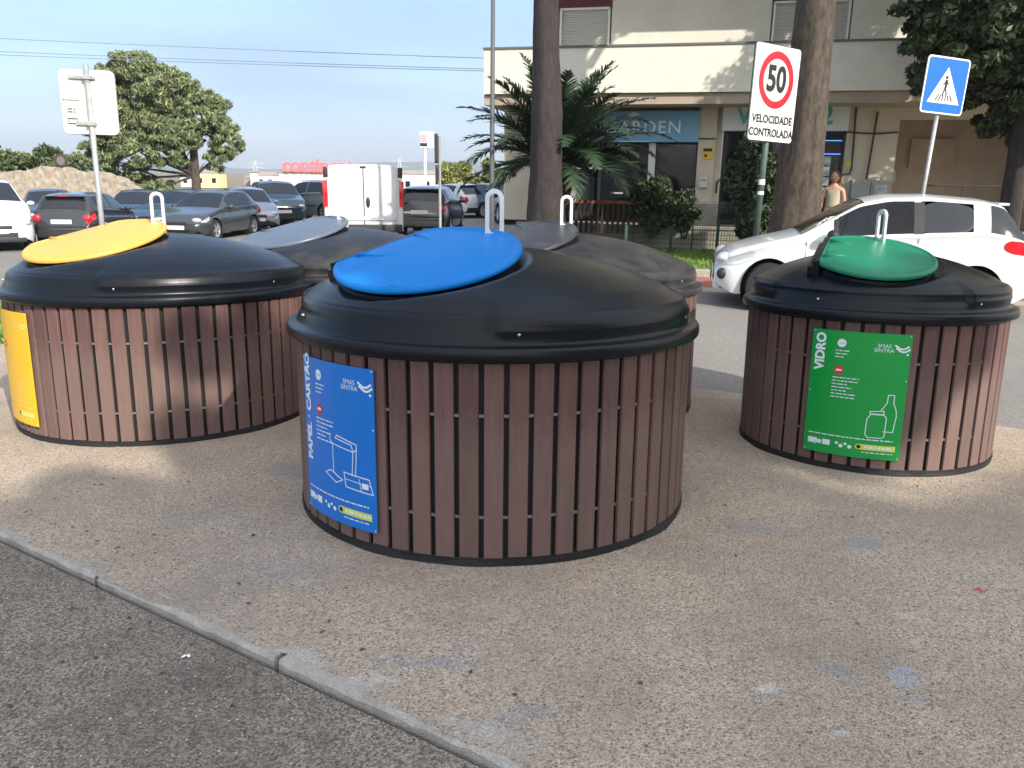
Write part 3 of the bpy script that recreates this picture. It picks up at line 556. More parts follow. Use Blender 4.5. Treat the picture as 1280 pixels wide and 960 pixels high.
# eucalyptus on the left
tree('eucalyptus_tree', 'large grey-green tree rising above the parked cars at the left', (-15.6, 40, -.4), 6.0, .22,
    [((-2.4, 0, 6.7), (1.1, 1.2, .75), 1.6), ((-3.9, 0, 5.6), (1.1, 1.2, 1.1), 1.6), ((-1.0, 0, 5.6), (1.5, 1.4, 1.1), 2.2), ((-3.0, .3, 4.3), (1.5, 1.3, 1.1), 2.2), ((.6, 0, 4.7), (1.2, 1.2, 1.), 1.5), ((-1.2, -.4, 4.), (1.3, 1.2, .9), 1.6), ((1.6, 0, 3.5), (.85, 1., .8), .9), ((1.2, 0, 2.5), (.8, .8, .5), .4), ((-2.2, -.5, 2.9), (1.4, 1., .8), 1.2), ((-.3, -.6, 3.6), (1.1, 1., .7), 1), ((-5.0, 0, 4.6), (.7, 1., .7), .6), ((-3.4, 0, 6.3), (.9, 1, .6), .8), ((-4.6, 0, 2.6), (1.1, 1., .7), .9), ((-4.3, .2, 3.9), (.9, 1., .8), .9), ((-3.3, 0, 1.8), (1.3, 1.1, .6), .6), ((-.9, -.5, 2.7), (1.0, 1., .55), .5), ((-2.0, 0, 1.2), (.9, 1, .6), .6)],
    'leaf_euc', 82000, .075, 'bark_light', (.1, 0), droop=.9, fork=.3, asp=3.6)
# bushes behind the stone wall, at the left
def bush(name, label, c, r, n, s, m, cat='bush', group=None, k=14, stem=True):
    o = empty(name, (c[0], c[1], c[2] - r[2])); tag(o, label, cat, group)
    pts = [blob(q_, [x * random.uniform(.25, .45) for x in r], n // k, .2) for q_ in blob((0, 0, r[2]), [x * .75 for x in r], k, .3)]
    pts = np.concatenate(pts); leaves('foliage', pts, s, m, o)
    if stem:
        mb = MB()
        for j in range(5): a = j * 1.3; mb.tube([(0.05 * math.cos(a), .05 * math.sin(a), -.1), (r[0] * .3 * math.cos(a), r[1] * .3 * math.sin(a), r[2] * .8), (r[0] * .6 * math.cos(a), r[1] * .6 * math.sin(a), r[2] * 1.5)], [.03 * r[2], .02 * r[2], .006], 6)
        mb.build('stem', 'bark', o)
    return o
bush('bush', 'olive green bush above the left end of the stone wall', (-24.6, 40, 1.6), (1.4, 1.2, 1.05), 2600, .16, 'leaf_hedge', group='bushes behind the stone wall')
bush('bush', 'dark green bush second from the left above the stone wall', (-23.0, 41, 1.6), (1.4, 1.2, 1.1), 2600, .16, 'leaf_mid', group='bushes behind the stone wall')
bush('bush', 'yellow-green low bush right of the dark one above the stone wall', (-21.6, 39.5, 1.35), (1.1, 1., .9), 2200, .15, 'leaf_hedge', group='bushes behind the stone wall')
for i, (x, y, r_, mt, lb) in enumerate(((-3.4, 45, 1.3, 'leaf_yellow', 'leftmost yellow-green bush in the hedge beyond the car park under the palm fronds'), (-1.6, 46, 1.5, 'leaf_yellow', 'middle yellow-green bush of the hedge beyond the car park left of the lamp post'), (.6, 45.5, 1.25, 'leaf_hedge', 'darker bush of the hedge beyond the car park beside the tall trunk'))):
    bush('hedge_bush', lb, (x, y, 1.15), (1.3, 1., r_), 3000, .15, mt, group='hedge bushes beyond the car park')
# dark shrubs in front of the shops
p = SW(-1.05, 17.95); bush('shrub', 'dark rounded shrub in front of the blue shop entrance', (p.x, p.y, 1.02), (.72, .45, .62), 9000, .055, 'leaf_dark', 'shrub', k=22)
p = SW(-.35, 18.0); bush('shrub', 'smaller dark shrub beside the pale pilaster', (p.x, p.y, .9), (.45, .4, .5), 4500, .055, 'leaf_dark', 'shrub', k=14)
p = SW(.92, 16.3); bush('shrub', 'tall black-green shrub behind the speed limit sign pole', (p.x, p.y, 1.35), (.52, .45, 1.1), 13000, .07, 'leaf_dark', 'shrub', k=30)

# palm
pp = SW(-3.0, 17.0); palm = empty('palm_tree', (pp.x, pp.y, .05)); tag(palm, 'low spreading date palm behind the tall dark trunk', 'palm tree')
mb = MB(); trunk_mesh(mb, [(0, 0, 0), (0, 0, .8), (0, 0, 1.76)], [.3, .26, .32], 18, .08); mb.build('trunk', 'bark', palm, smooth=True)
mb = MB()
for k in range(60): a = k * 2.4; z = .7 + k * .02; mb.box((.3 * math.cos(a), .3 * math.sin(a), z), (.07, .05, .16), Matrix.Rotation(a, 3, 'Z') @ Matrix.Rotation(.5, 3, 'Y'))
mb.build('frond_stubs', 'palm_stub', palm)
def frond(az, el, L, droop):
    V = []; F = []; mb = MB(); n = 26; p = Vector((0, 0, 1.78)); d = Vector((math.cos(az) * math.cos(el), math.sin(az) * math.cos(el), math.sin(el))); rp = [p.copy()]; ds = [d.copy()]
    for i in range(n):
        p = p + d * (L / n); e = droop * (i / n) ** 1.1 / n * 2; h = Vector((math.cos(az), math.sin(az), 0)); ang = math.atan2(d.z, d.dot(h)) - e; d = (h * math.cos(ang) + Vector((0, 0, math.sin(ang)))).normalized(); rp.append(p.copy()); ds.append(d.copy())
    mb.tube(rp, [.028 * (1 - i / (n + 2)) + .004 for i in range(n + 1)], 5)
    side = Vector((-math.sin(az), math.cos(az), 0))
    for i in range(3, n + 1):
        for jj in range(2):
            q_ = rp[i - 1].lerp(rp[i], jj / 2); t = i / n; ll = .46 * math.sin(math.pi * min(1, .15 + t * .85)) + .1
            up_ = side.cross(ds[i])
            if up_.z < 0: up_ = -up_
            for s_ in (-1, 1):
                dd = (side * s_ * .8 + ds[i] * .75 + up_ * .25 + Vector((random.gauss(0, .1), random.gauss(0, .1), random.gauss(-.1, .12)))).normalized(); w = ds[i] * .024
                mid = q_ + dd * ll * .55; tip = q_ + dd * ll + Vector((0, 0, -.1 * ll))
                mb.add([q_ - w, q_ + w, mid + w, mid - w, tip], [(0, 1, 2, 3), (3, 2, 4)])
    return mb
random.seed(11)
for k in range(58):
    az = k * 2.39996; ring = k / 58; el = 1.25 - 1.25 * ring + random.uniform(-.1, .1); frond(az, el, random.uniform(1.95, 2.6) , .45 + .95 * ring + random.uniform(0, .35)).build('frond', 'palm_mat', palm)

# ================================================================== FENCES ETC.
f1 = empty('mesh_fence', SW(-1.53, 17.2)); tag(f1, 'low dark green wire fence behind the grass', 'fence')
def chil(mb, name, m, par, **k):
    o = mb.build(name, m, par, **k); o.matrix_parent_inverse = Matrix.Translation(par.location).inverted(); return o
def wirepanel(mb, u0, u1, s, z0, z1, du, dz, r):
    u = u0
    while u <= u1: SB(mb, u - r, u + r, s - r, s + r, z0, z1); u += du
    z = z0
    while z <= z1 + .001: SB(mb, u0, u1, s - r * 1.2, s + r * 1.2, z - r, z + r); z += dz
m = MB(); wirepanel(m, -1.5, 1.9, 17.2, .16, .56, .055, .1, .004); chil(m, 'wire_panel', 'fence_green', f1)
for u in (-1.53, -.6, .35, 1.2): m = MB(); SB(m, u - .03, u + .03, 17.17, 17.23, .05, .62 if u != .35 else .78); chil(m, 'post', 'fence_green' if u > -1.5 else 'pole_green', f1)
f2 = empty('mesh_fence', SW(-.17, 17.9)); tag(f2, 'taller fine-mesh wire fence in front of the pale pilaster', 'fence')
m = MB(); wirepanel(m, -.17, 2.3, 17.9, .3, 1.1, .05, .05, .0022); chil(m, 'wire_panel', 'fence_green', f2)
for u in (-.17, 2.3): m = MB(); m.tube([SW(u, 17.9, .1), SW(u, 17.9, 1.12)], .018, 8); chil(m, 'post', 'fence_green', f2)
f3 = empty('picket_fence', SW(-2.45, 17.7)); tag(f3, 'small dark wooden picket fence with reddish top rail', 'fence')
m = MB(); SB(m, -2.75, -1.25, 17.66, 17.78, 1.03, 1.1, bev=.01); chil(m, 'top_rail', 'wood_red', f3); m = MB(); SB(m, -2.75, -1.25, 17.72, 17.76, .65, .7); chil(m, 'lower_rail', 'wood_dark', f3)
u = -2.72
while u < -1.25: m = MB(); SB(m, u, u + .06, 17.68, 17.72, .4, 1.03, bev=.006); chil(m, 'picket', 'wood_dark', f3); u += .115
tb_ = empty('cafe_table', SW(-1.75, 18.9, .5)); tag(tb_, 'small terrace table behind the picket fence', 'table')
m = MB(); m.box((0, 0, .74), (.6, .6, .03), bev=.01); m.build('table_top', 'cabinet', tb_); m = MB(); m.tube([(0, 0, 0), (0, 0, .73)], .03); m.box((0, 0, .015), (.4, .4, .03)); m.build('leg', 'pipe_dark', tb_)
gr = empty('guard_rail', (-.35, 13.6, G(-.35, 13.6))); tag(gr, 'short dark rail with pale panels beside the tall trunk', 'railing')
for x in (-.7, -.35, 0, .35): m = MB(); m.box((x, -x * .23, .35), (.06, .06, .7)); m.build('post', 'dark_frame', gr)
m = MB(); m.tube([(-.75, .17, .7), (.4, -.09, .7)], .03, 8); m.build('rail', 'dark_frame', gr)
for x in (-.2, .15): m = MB(); m.box((x, -x * .23, .35), (.16, .02, .5)); m.build('panel', 'mailbox', gr)

# ================================================================== RECYCLING BINS
def bin_builder(label, cx, cy, R, front, flapm, lidm, panel=None, title=None, art=None, loopdir=(0, -1), hs=1., group='semi-buried recycling bins', printm='print_white', palem='print_pale', paneltilt=0.):
    a = math.atan2(front[0], -front[1])
    root = bpy.data.objects.new('recycling_bin', None); C.objects.link(root)
    root.matrix_world = Matrix.Translation((cx, cy, float(G(cx, cy)))) @ Matrix.Rotation(-.0407, 4, 'X') @ Matrix.Rotation(-.003, 4, 'Y') @ Matrix.Rotation(a, 4, 'Z')
    tag(root, label, 'recycling bin', group); k = R / 1.0065; H = .885
    # core and skirt
    m = MB(); m.lathe([(0, .0), (R + .004, -.05), (R + .006, .032), (R - .028, .04), (R - .028, H + .03), (0, H + .03)], 96); m.build('body', 'core_mat', root, autos=40)
    V = []; F = []; n = 128; m = MB()      # irregular ground membrane
    for i in range(n):
        t = 2 * math.pi * i / n; j = .012 * math.sin(5 * t + 1) + .008 * math.sin(13 * t) + random.uniform(-.004, .004)
        for (rr, z) in ((R + .001, .035 + j * .2), (R + .004 + j * .4, .02), (R + .008 + j * .6, -.03)): V.append((rr * math.cos(t), rr * math.sin(t), z))
    for i in range(n):
        for q in range(2): F.append((i * 3 + q, ((i + 1) % n) * 3 + q, ((i + 1) % n) * 3 + q + 1, i * 3 + q + 1))
    m.add(V, F); m.build('ground_skirt', 'core_mat', root, smooth=True)
    # slats
    ns = int(round(2 * math.pi * R / .1045)); w = 2 * math.pi * R / ns - .0225; m = MB()
    for i in range(ns):
        t = 2 * math.pi * (i + .5) / ns; wj = w * random.uniform(.98, 1.01); z0 = .036 + random.uniform(-.002, .003); z1 = H + random.uniform(-.003, .003); c_ = .003
        prof = [(-wj / 2, -.016), (-wj / 2, -c_), (-wj / 2 + c_, 0), (wj / 2 - c_, 0), (wj / 2, -c_), (wj / 2, -.016)]
        rot = Matrix.Rotation(t, 3, 'Z'); jr = random.uniform(-.0015, .0015)
        f0 = lambda p, z: rot @ Vector((p[0], -(R + p[1] + jr), z))
        m.prism(prof, lambda p: f0(p, z0), lambda p: f0(p, z1))
    m.build('slat_cladding', 'slat_mat', root)
    for zz in (.215, .655):
        m = MB(); m.lathe([(R - .016, zz - .006), (R - .0095, zz - .006), (R - .0095, zz + .006), (R - .016, zz + .006)], 96, close=True); m.build('fixing_band', 'clip_mat', root)
    # lid
    rt = R - 1.0065 * k; n = 192
    prof = [(R - .05, .872), (R + .004, .874), (R + .008, .884), (R + .030, .886), (R + .040, .890), (R + .043, .898), (R + .042, .928), (R + .038, .937), (R + .028, .941), (R - .002, .944), (R - .010, .950), (R - .013, .962), (R - .020, .995), (R - .026, 1.025)]
    dome = [(.972 * k, 1.048), (.962 * k, 1.062), (.944 * k, 1.078), (.90 * k, 1.101), (.85 * k, 1.125), (.78 * k, 1.153), (.70 * k, 1.181), (.60 * k, 1.212), (.50 * k, 1.237), (.40 * k, 1.258), (.30 * k, 1.275), (.20 * k, 1.287), (.10 * k, 1.295), (.0005, 1.298)]
    prof = prof + [(r, 1.04 + (z - 1.04) * hs) for r, z in dome]
    fc, rf, slope = .42 * k, .445 * (k if k > .9 else k * 1.07), .255; zf = 1.04 + (1.240 - 1.04) * hs
    cross = .105; ox = -.032 * k; plane = lambda x, y: zf - slope * (-y - fc) - cross * (x + .02 * k)
    V = []; F = []
    # refine profile
    pf = []
    for i in range(len(prof) - 1):
        kk = 1 if prof[i][1] < .98 else 4
        for j in range(kk): t = j / kk; pf.append((prof[i][0] * (1 - t) + prof[i + 1][0] * t, prof[i][1] * (1 - t) + prof[i + 1][1] * t))
    pf.append(prof[-1])
    for (r, z) in pf:
        for i in range(n):
            t = 2 * math.pi * i / n; dev = abs((t + math.pi) % (2 * math.pi) - math.pi)       # angle from the front
            s_ = float(sm(R_(43.), R_(45.), dev)); bulge = (float(sm(.985, 1.0, z)) * (1 - float(sm(1.065, 1.085, z)))) if z < 1.2 else 0
            r2 = r - .010 * (1 - s_) * bulge + .014 * s_ * bulge; z2 = z - (.014 * (1 - s_) * math.exp(-((z - 1.085) / .03) ** 2))
            x, y = r2 * math.sin(t), -r2 * math.cos(t)
            d = math.hypot(x - ox, y + fc)
            if d < rf + .085 and z > .97 and x > -.72 * rf - .06: z2 = min(z2, plane(x, y) - .034 + .05 * float(sm(rf + .012, rf + .085, d)))
            V.append((x, y, z2))
    L = len(pf)
    for i in range(L - 1):
        for j in range(n): F.append((i * n + j, i * n + (j + 1) % n, (i + 1) * n + (j + 1) % n, (i + 1) * n + j))
    m = MB(); m.add(V, F); lid = m.build('lid', lidm, root, autos=50)
    xh = -.72 * rf
    def D(r, t): x, y = r * math.cos(t), r * math.sin(t); return (max(x, xh) + ox, y - fc)
    m = MB(); nn = 72; V = []; F = []      # seat under the flap
    for (q, dz) in ((1.0, -.16), (1.0, -.02), (.0, -.02)):
        for i in range(nn): x, y = D((rf - .02) * q, 2 * math.pi * i / nn); V.append((x, y, plane(x, y) + dz))
    for i in range(2):
        for j in range(nn): F.append((i * nn + j, i * nn + (j + 1) % nn, (i + 1) * nn + (j + 1) % nn, (i + 1) * nn + j))
    m.add(V, F); m.build('flap_seat', lidm, root, autos=40)
    # flap
    V = []; F = []; rings = [(.985, -.020), (1.0, -.018), (1.012, -.010), (1.01, .004), (.995, .011), (.965, .013), (.945, .006), (.925, .003), (.86, .006), (.7, .013), (.5, .019), (.25, .022), (0.001, .023)]
    nn = 120
    for (q, dz) in rings:
        for i in range(nn):
            t = 2 * math.pi * i / nn; x, y = rf * q * math.cos(t), rf * q * math.sin(t); xc = max(x, xh * (1 if q > .95 else .97 if q > .9 else .93)); zz = dz
            if q < .93 and q > .3 and xc < xh * .55: zz += .004
            da = abs((t - R_(-62) + math.pi) % (2 * math.pi) - math.pi)
            if da < .11 and .9 < q < .98: zz += .012 * (1 - da / .11)
            V.append((xc + ox, y - fc, plane(xc + ox, y - fc) + zz + .016))
    for i in range(len(rings) - 1):
        for j in range(nn): F.append((i * nn + j, i * nn + (j + 1) % nn, (i + 1) * nn + (j + 1) % nn, (i + 1) * nn + j))
    m = MB(); m.add(V, F); fl = m.build('flap', flapm, root, autos=50)
    for s_ in (-1, 1):      # moulded ribs near the hinge
        m = MB()
        y0 = -fc + s_ * rf * .42; p0 = Vector((xh * .96 + ox, y0, 0)); p1 = Vector((xh * .45 + ox, y0 - s_ * .05 * k, 0))
        for p_ in (p0, p1): p_.z = plane(p_.x, p_.y) + (.031 if p_ is p0 else .033)
        m.tube([p0, p0.lerp(p1, .6), p1], [.014, .010, .002], 10); m.build('flap_rib', flapm, fl, smooth=True)
    m = MB(); hy = rf * .68; dxh = xh + ox - .022 * k      # hinge ridge
    for (x_, zo, w_, h_, l_) in ((dxh, -.012, .036, .085, hy * 2 + .02), (dxh - .012, -.05, .07, .09, hy * 2.05)):
        ang = math.atan(slope); rot = Matrix.Rotation(math.atan(slope), 3, 'X'); m.box((x_, -fc, plane(xh, -fc) + zo), (w_, l_ * 1.02, h_), rot, bev=.012)
    m.build('hinge', lidm, root, autos=40)
    for s_ in (-.55, 0, .55):
        m = MB(); y_ = -fc + s_ * hy; m.tube([(xh + ox - .004, y_ - .035, plane(xh, y_ - .035) + .016), (xh + ox - .004, y_ + .035, plane(xh, y_ + .035) + .016)], .010, 12); m.build('hinge_knuckle', lidm, root, smooth=True)
    # rim bolts
    for dg in (-78, -20, 50, 110, 170, 230):
        t = R_(dg); rr = R - .017; m = MB(); rot = Matrix.Rotation(t, 3, 'Z') @ Matrix.Rotation(math.pi / 2 - .2, 3, 'X')
        m.lathe([(.0005, .009), (.006, .008), (.009, .003), (.009, -.004)], 10, Matrix.Translation((rr * math.sin(t), -rr * math.cos(t), .99)) @ rot.to_4x4()); m.build('bolt', 'steel', root, smooth=True)
    # lifting loop
    ld = Vector((loopdir[0], loopdir[1], 0)).normalized(); ld = Matrix.Rotation(-a, 3, 'Z') @ ld; sx = Vector((0, 0, 1)).cross(ld)
    apex = 1.04 + (1.298 - 1.04) * hs; zt = apex + .285 * (hs if hs < 1 else 1); W0, W1 = .048, .026
    def stad(hw, z0, z1, n_=12): return [(hw * math.cos(math.pi * i / n_), z1 - hw + hw * math.sin(math.pi * i / n_)) for i in range(n_ + 1)] + [(-hw * math.cos(math.pi * i / n_), z0 + hw - hw * math.sin(math.pi * i / n_)) for i in range(n_ + 1)]
    o_, i_ = stad(W0, apex - .05, zt), stad(W1, apex + .065, zt - .024); nn = len(o_); V = []; F = []
    for d_ in (-.007, .007):
        for pts in (o_, i_): V += [sx * p_[0] + Vector((0, 0, p_[1])) + ld * d_ for p_ in pts]
    for j in range(nn):
        j2 = (j + 1) % nn; F += [(j, j2, nn + j2, nn + j), (2 * nn + j, 3 * nn + j, 3 * nn + j2, 2 * nn + j2), (j, 2 * nn + j, 2 * nn + j2, j2), (nn + j, nn + j2, 3 * nn + j2, 3 * nn + j)]
    m = MB(); m.add(V, F); m.build('lifting_loop', 'galv', root)
    if panel:
        PW, PH, zc = .26, .365, .460
        def mp(u, v, h=0.): return Vector(((R + .012 + h) * math.sin(u / R), -(R + .012 + h) * math.cos(u / R), zc + v + paneltilt * u))
        m = MB(); nu = 40; V = []; F = []
        for h in (0, .004):
            for i in range(nu + 1):
                for v in (-PH, PH): V.append(mp(-PW + 2 * PW * i / nu, v, h))
        o2 = 2 * (nu + 1)
        for i in range(nu): q = i * 2; F += [(q, q + 1, q + 3, q + 2), (o2 + q, o2 + q + 2, o2 + q + 3, o2 + q + 1), (q, q + 2, o2 + q + 2, o2 + q), (q + 1, o2 + q + 1, o2 + q + 3, q + 3)]
        F += [(0, o2, o2 + 1, 1), (o2 - 2, o2 - 1, 2 * o2 - 1, 2 * o2 - 2)]
        m.add(V, F); pn = m.build('info_panel', panel, root)
        T = lambda fx, fy: (-PW + 2 * PW * fx, PH - 2 * PH * fy)      # fractions from the panel's top left
        def txt(s, size, fx, fy, mt, rot=0, name='lettering', bold=0., anchor=None):
            V, F = text_geo(s, size, 0, bold); c_, s2 = math.cos(rot), math.sin(rot); u0, v0 = T(fx, fy)
            mb = MB(); mb.add([mp(u0 + v.x * c_ - v.y * s2, v0 + v.x * s2 + v.y * c_, .0052) for v in V], F); return mb.build(name, mt, pn)
        def bars(mb, fx0, fx1, fy, hgt, mi=0, words=5):
            u0, v0 = T(fx0, fy); u1, _ = T(fx1, fy); u = u0
            while u < u1 - .006:
                L_ = min(random.uniform(.012, .035), u1 - u); q = [(u, v0 - hgt / 2), (u + L_, v0 - hgt / 2), (u + L_, v0 + hgt / 2), (u, v0 + hgt / 2)]; mb.add([mp(*p_, .0055) for p_ in q], [(0, 1, 2, 3)], mi); u += L_ + .006
        def disc(mb, fx, fy, r, mi=0, h=.0055, n_=20, ry=None):
            u0, v0 = T(fx, fy); mb.add([mp(u0 + r * math.cos(2 * math.pi * i / n_), v0 + (ry or r) * math.sin(2 * math.pi * i / n_), h) for i in range(n_)], [tuple(range(n_))], mi)
        def rect(mb, fx0, fy0, fx1, fy1, mi=0, h=.0055):
            a_, b_ = T(fx0, fy0), T(fx1, fy1); k_ = 4
            for i in range(k_):
                ua, ub = a_[0] + (b_[0] - a_[0]) * i / k_, a_[0] + (b_[0] - a_[0]) * (i + 1) / k_; mb.add([mp(ua, b_[1], h), mp(ub, b_[1], h), mp(ub, a_[1], h), mp(ua, a_[1], h)], [(0, 1, 2, 3)], mi)
        def line(mb, pts, w_=.0045, mi=0):
            fine = []
            for p_, q_ in zip(pts[:-1], pts[1:]):
                kk = max(1, int(abs(p_[0] - q_[0]) / .06)); fine += [lerp(p_, q_, j_ / kk) for j_ in range(kk)]
            pts = fine + [pts[-1]]
            for p_, q_ in zip(pts[:-1], pts[1:]):
                p2, q2 = Vector(T(*p_)), Vector(T(*q_)); d_ = (q2 - p2); n_ = Vector((-d_.y, d_.x)).normalized() * w_ / 2; e_ = d_.normalized() * w_ * .4; p2 -= e_; q2 += e_
                mb.add([mp(*(p2 - n_), .0055), mp(*(q2 - n_), .0055), mp(*(q2 + n_), .0055), mp(*(p2 + n_), .0055)], [(0, 1, 2, 3)], mi)
        long_ = len(title) > 6
        txt(title, .072 if not long_ else .066, .10, .175 if not long_ else .325, printm, math.pi / 2, 'title_lettering', bold=.003)
        mb = MB(); ms = [printm, 'print_red', 'print_lime', 'print_black', palem]
        disc(mb, .315, .095, .024); rect(mb, .285, .09, .345, .10, 4, .0062)
        for i, (x0, x1) in enumerate(((.26, .40), (.26, .38), (.26, .36))): bars(mb, x0, x1, .155 + i * .025, .0055)
        disc(mb, .31, .31, .026, 1); rect(mb, .28, .302, .34, .318, 0, .0062)
        for i, x1 in enumerate((.52, .51, .43, .46, .40, .50, .50)[:(7 if not long_ else 6)]): bars(mb, .25, x1, .37 + i * .026, .0055)
        bars(mb, .05, .92, .845, .006)
        for x0, x1 in ((.05, .15), (.21, .29)): rect(mb, x0, .885, x1, .93)
        disc(mb, .175, .91, .013); disc(mb, .13, .925, .009, 4, .0062)
        for i in range(4): disc(mb, .36 + .045 * i, .90 + .02 * (i % 2), .008 + .003 * (i % 2))
        rect(mb, .58, .885, .95, .93, 2); disc(mb, .58, .9075, .0165, 2); disc(mb, .585, .9075, .012, 3, .006); bars(mb, .64, .93, .907, .012, 0); bars(mb, .62, .93, .95, .005)
        txt('SMAS', .030, .735, .095, printm, 0, 'logo_lettering'); txt('SINTRA', .030, .735, .130, printm, 0, 'logo_lettering')
        for j in range(2):      # double wave emblem
            pts = [(.84 + .13 * i / 10 + .012 * j, .095 + .018 * math.sin(i / 10 * math.pi * 1.2 - .5) + .022 * j) for i in range(11)]; line(mb, pts, .009)
        disc(mb, .965, .155, .006)
        if art == 'glass':
            line(mb, [(.825, .475), (.885, .475), (.885, .54), (.915, .59), (.925, .64), (.915, .70), (.905, .77), (.81, .77)]); line(mb, [(.825, .475), (.82, .54), (.77, .60)])
            line(mb, [(.66, .615), (.80, .605), (.80, .635), (.83, .66), (.825, .81), (.80, .825), (.66, .825), (.635, .80), (.64, .68), (.67, .64), (.66, .615)]); line(mb, [(.68, .635), (.79, .635)], .007)
        elif art == 'paper':
            line(mb, [(.47, .44), (.46, .48), (.50, .50), (.76, .52), (.80, .50), (.80, .47), (.56, .44), (.54, .46), (.74, .48), (.76, .52)]); line(mb, [(.50, .50), (.50, .68)]); line(mb, [(.76, .52), (.74, .67)]); line(mb, [(.80, .50), (.78, .67)])
            line(mb, [(.38, .70), (.46, .675), (.62, .715), (.53, .745), (.38, .70)]); line(mb, [(.64, .66), (.93, .67), (.97, .76), (.66, .75), (.64, .66)]); line(mb, [(.66, .70), (.94, .71)], .003); line(mb, [(.82, .68), (.84, .75)], .003); rect(mb, .85, .70, .92, .735); line(mb, [(.50, .68), (.55, .70)])
        else:
            line(mb, [(.45, .52), (.55, .48), (.62, .54), (.62, .80), (.45, .80), (.45, .52)]); line(mb, [(.66, .62), (.82, .62), (.82, .80), (.66, .80), (.66, .62)]); line(mb, [(.66, .66), (.82, .66)])
        mb.build('printed_marks', ms, pn)
        for (u, v) in ((-.25, -.355), (.25, -.355), (-.25, .355), (.25, .355), (-.25, 0), (.25, .1)):
            m = MB(); rot = Matrix.Rotation(u / R, 3, 'Z') @ Matrix.Rotation(math.pi / 2, 3, 'X'); m.lathe([(.0003, .003), (.004, .002), (.005, 0)], 8, Matrix.Translation(mp(u, v, .004)) @ rot.to_4x4()); m.build('rivet', 'steel', pn, smooth=True)
    return root
F0 = (-.68, -.735)
bin_builder('round slatted bin with a blue flap and blue PAPEL CARTÃO panel', -.0959, 4.0734, 1.0065, F0, 'flap_blue', 'lid_mat', 'panel_blue', 'PAPEL · CARTÃO', 'paper', palem='print_pale')
bin_builder('round slatted bin with a yellow flap at the left', -2.5387, 5.7252, 1.0065, F0, 'flap_yellow', 'lid_mat', 'panel_yellow', 'EMBALAGENS', 'pack', loopdir=(.2, -1), printm='print_cream', palem='flap_yellow')
bin_builder('smaller round slatted bin with a green flap and green VIDRO panel', 2.3279, 5.0662, .7659, (-.46, -.888), 'flap_green', 'lid_mat', 'panel_green', 'VIDRO', 'glass', loopdir=(1., .16), hs=.86, palem='print_paleg', paneltilt=-.0)
bin_builder('round bin with a dusty black lid and dark flap directly behind the blue one', .4039, 6.156, 1.0065, (-.85, -.53), 'flap_dark', 'lid_dusty_mat', loopdir=(.05, -1))
bin_builder('round bin with a pale grey flap in front of the white van', -1.49, 7.0, 1.0065, (-.85, -.53), 'flap_grey', 'lid_dusty_mat', loopdir=(.1, -1), hs=1.)

# ================================================================== TRAFFIC SIGNS AND POLES
def rrect(w, h, r, n=6):
    out = []
    for (cx, cy, a0) in ((w / 2 - r, h / 2 - r, 0), (-w / 2 + r, h / 2 - r, 90), (-w / 2 + r, -h / 2 + r, 180), (w / 2 - r, -h / 2 + r, 270)):
        for i in range(n + 1): a = R_(a0 + 90 * i / n); out.append((cx + r * math.cos(a), cy + r * math.sin(a)))
    return out
def plate(name, poly, y0, y1, zc, m, par, xc=0.):
    mb = MB(); mb.prism(poly, lambda p: Vector((xc + p[0], y0, zc + p[1])), lambda p: Vector((xc + p[0], y1, zc + p[1]))); return mb.build(name, m, par)
def shape(name, polys, y, zc, m, par, xc=0.):
    mb = MB()
    for poly in polys: mb.add([Vector((xc + p[0], y, zc + p[1])) for p in poly], [tuple(range(len(poly)))])
    return mb.build(name, m, par)
def ring(r0, r1, n=48): return [[(r1 * math.cos(2 * math.pi * i / n), r1 * math.sin(2 * math.pi * i / n)), (r1 * math.cos(2 * math.pi * (i + 1) / n), r1 * math.sin(2 * math.pi * (i + 1) / n)), (r0 * math.cos(2 * math.pi * (i + 1) / n), r0 * math.sin(2 * math.pi * (i + 1) / n)), (r0 * math.cos(2 * math.pi * i / n), r0 * math.sin(2 * math.pi * i / n))] for i in range(n)]
def lett(txt, size, y, zc, m, par, xc=0., bold=0., spacing=1., name='lettering', sx=1.):
    V, F = text_geo(txt, size, 0, bold, spacing); mb = MB(); mb.add([Vector((xc + v.x * sx, y, zc + v.y)) for v in V], F); return mb.build(name, m, par)
# speed limit sign
ss = empty('speed_limit_sign', (4.07, 13.45, .06), R_(35)); ss.scale = (.95, .95, .95); ss.rotation_euler = (0, R_(1.5), R_(35)); tag(ss, 'white 50 speed limit sign reading VELOCIDADE CONTROLADA on a green pole', 'road sign')
m = MB(); m.tube([(0, .06, 0), (0, .06, 3.6)], .055, 16); m.build('pole', 'pole_green', ss, smooth=True)
for z in (1.35, 1.52): m = MB(); m.lathe([(.0565, 0), (.0565, .09 if z > 1.4 else .06)], 14, Matrix.Translation((0, .06, z))); m.build('sticker', 'sign_white', ss)
plate('sign_panel', rrect(1.16, 1.52, .06), .0, -.02, 3.0, 'sign_face', ss); plate('panel_rim', rrect(1.19, 1.55, .07), .012, .0, 3.0, 'trim', ss)
shape('red_ring', ring(.335, .455), -.023, 3.22, 'sign_red', ss); shape('ring_edge', ring(.455, .475), -.0225, 3.22, 'sign_white', ss)
lett('50', .56, -.024, 3.22, 'print_black', ss, bold=.02, sx=.90)
lett('VELOCIDADE', .175, -.024, 2.585, 'print_black', ss, bold=.006, sx=.98, spacing=1.02); lett('CONTROLADA', .175, -.024, 2.37, 'print_black', ss, bold=.006, sx=.96)
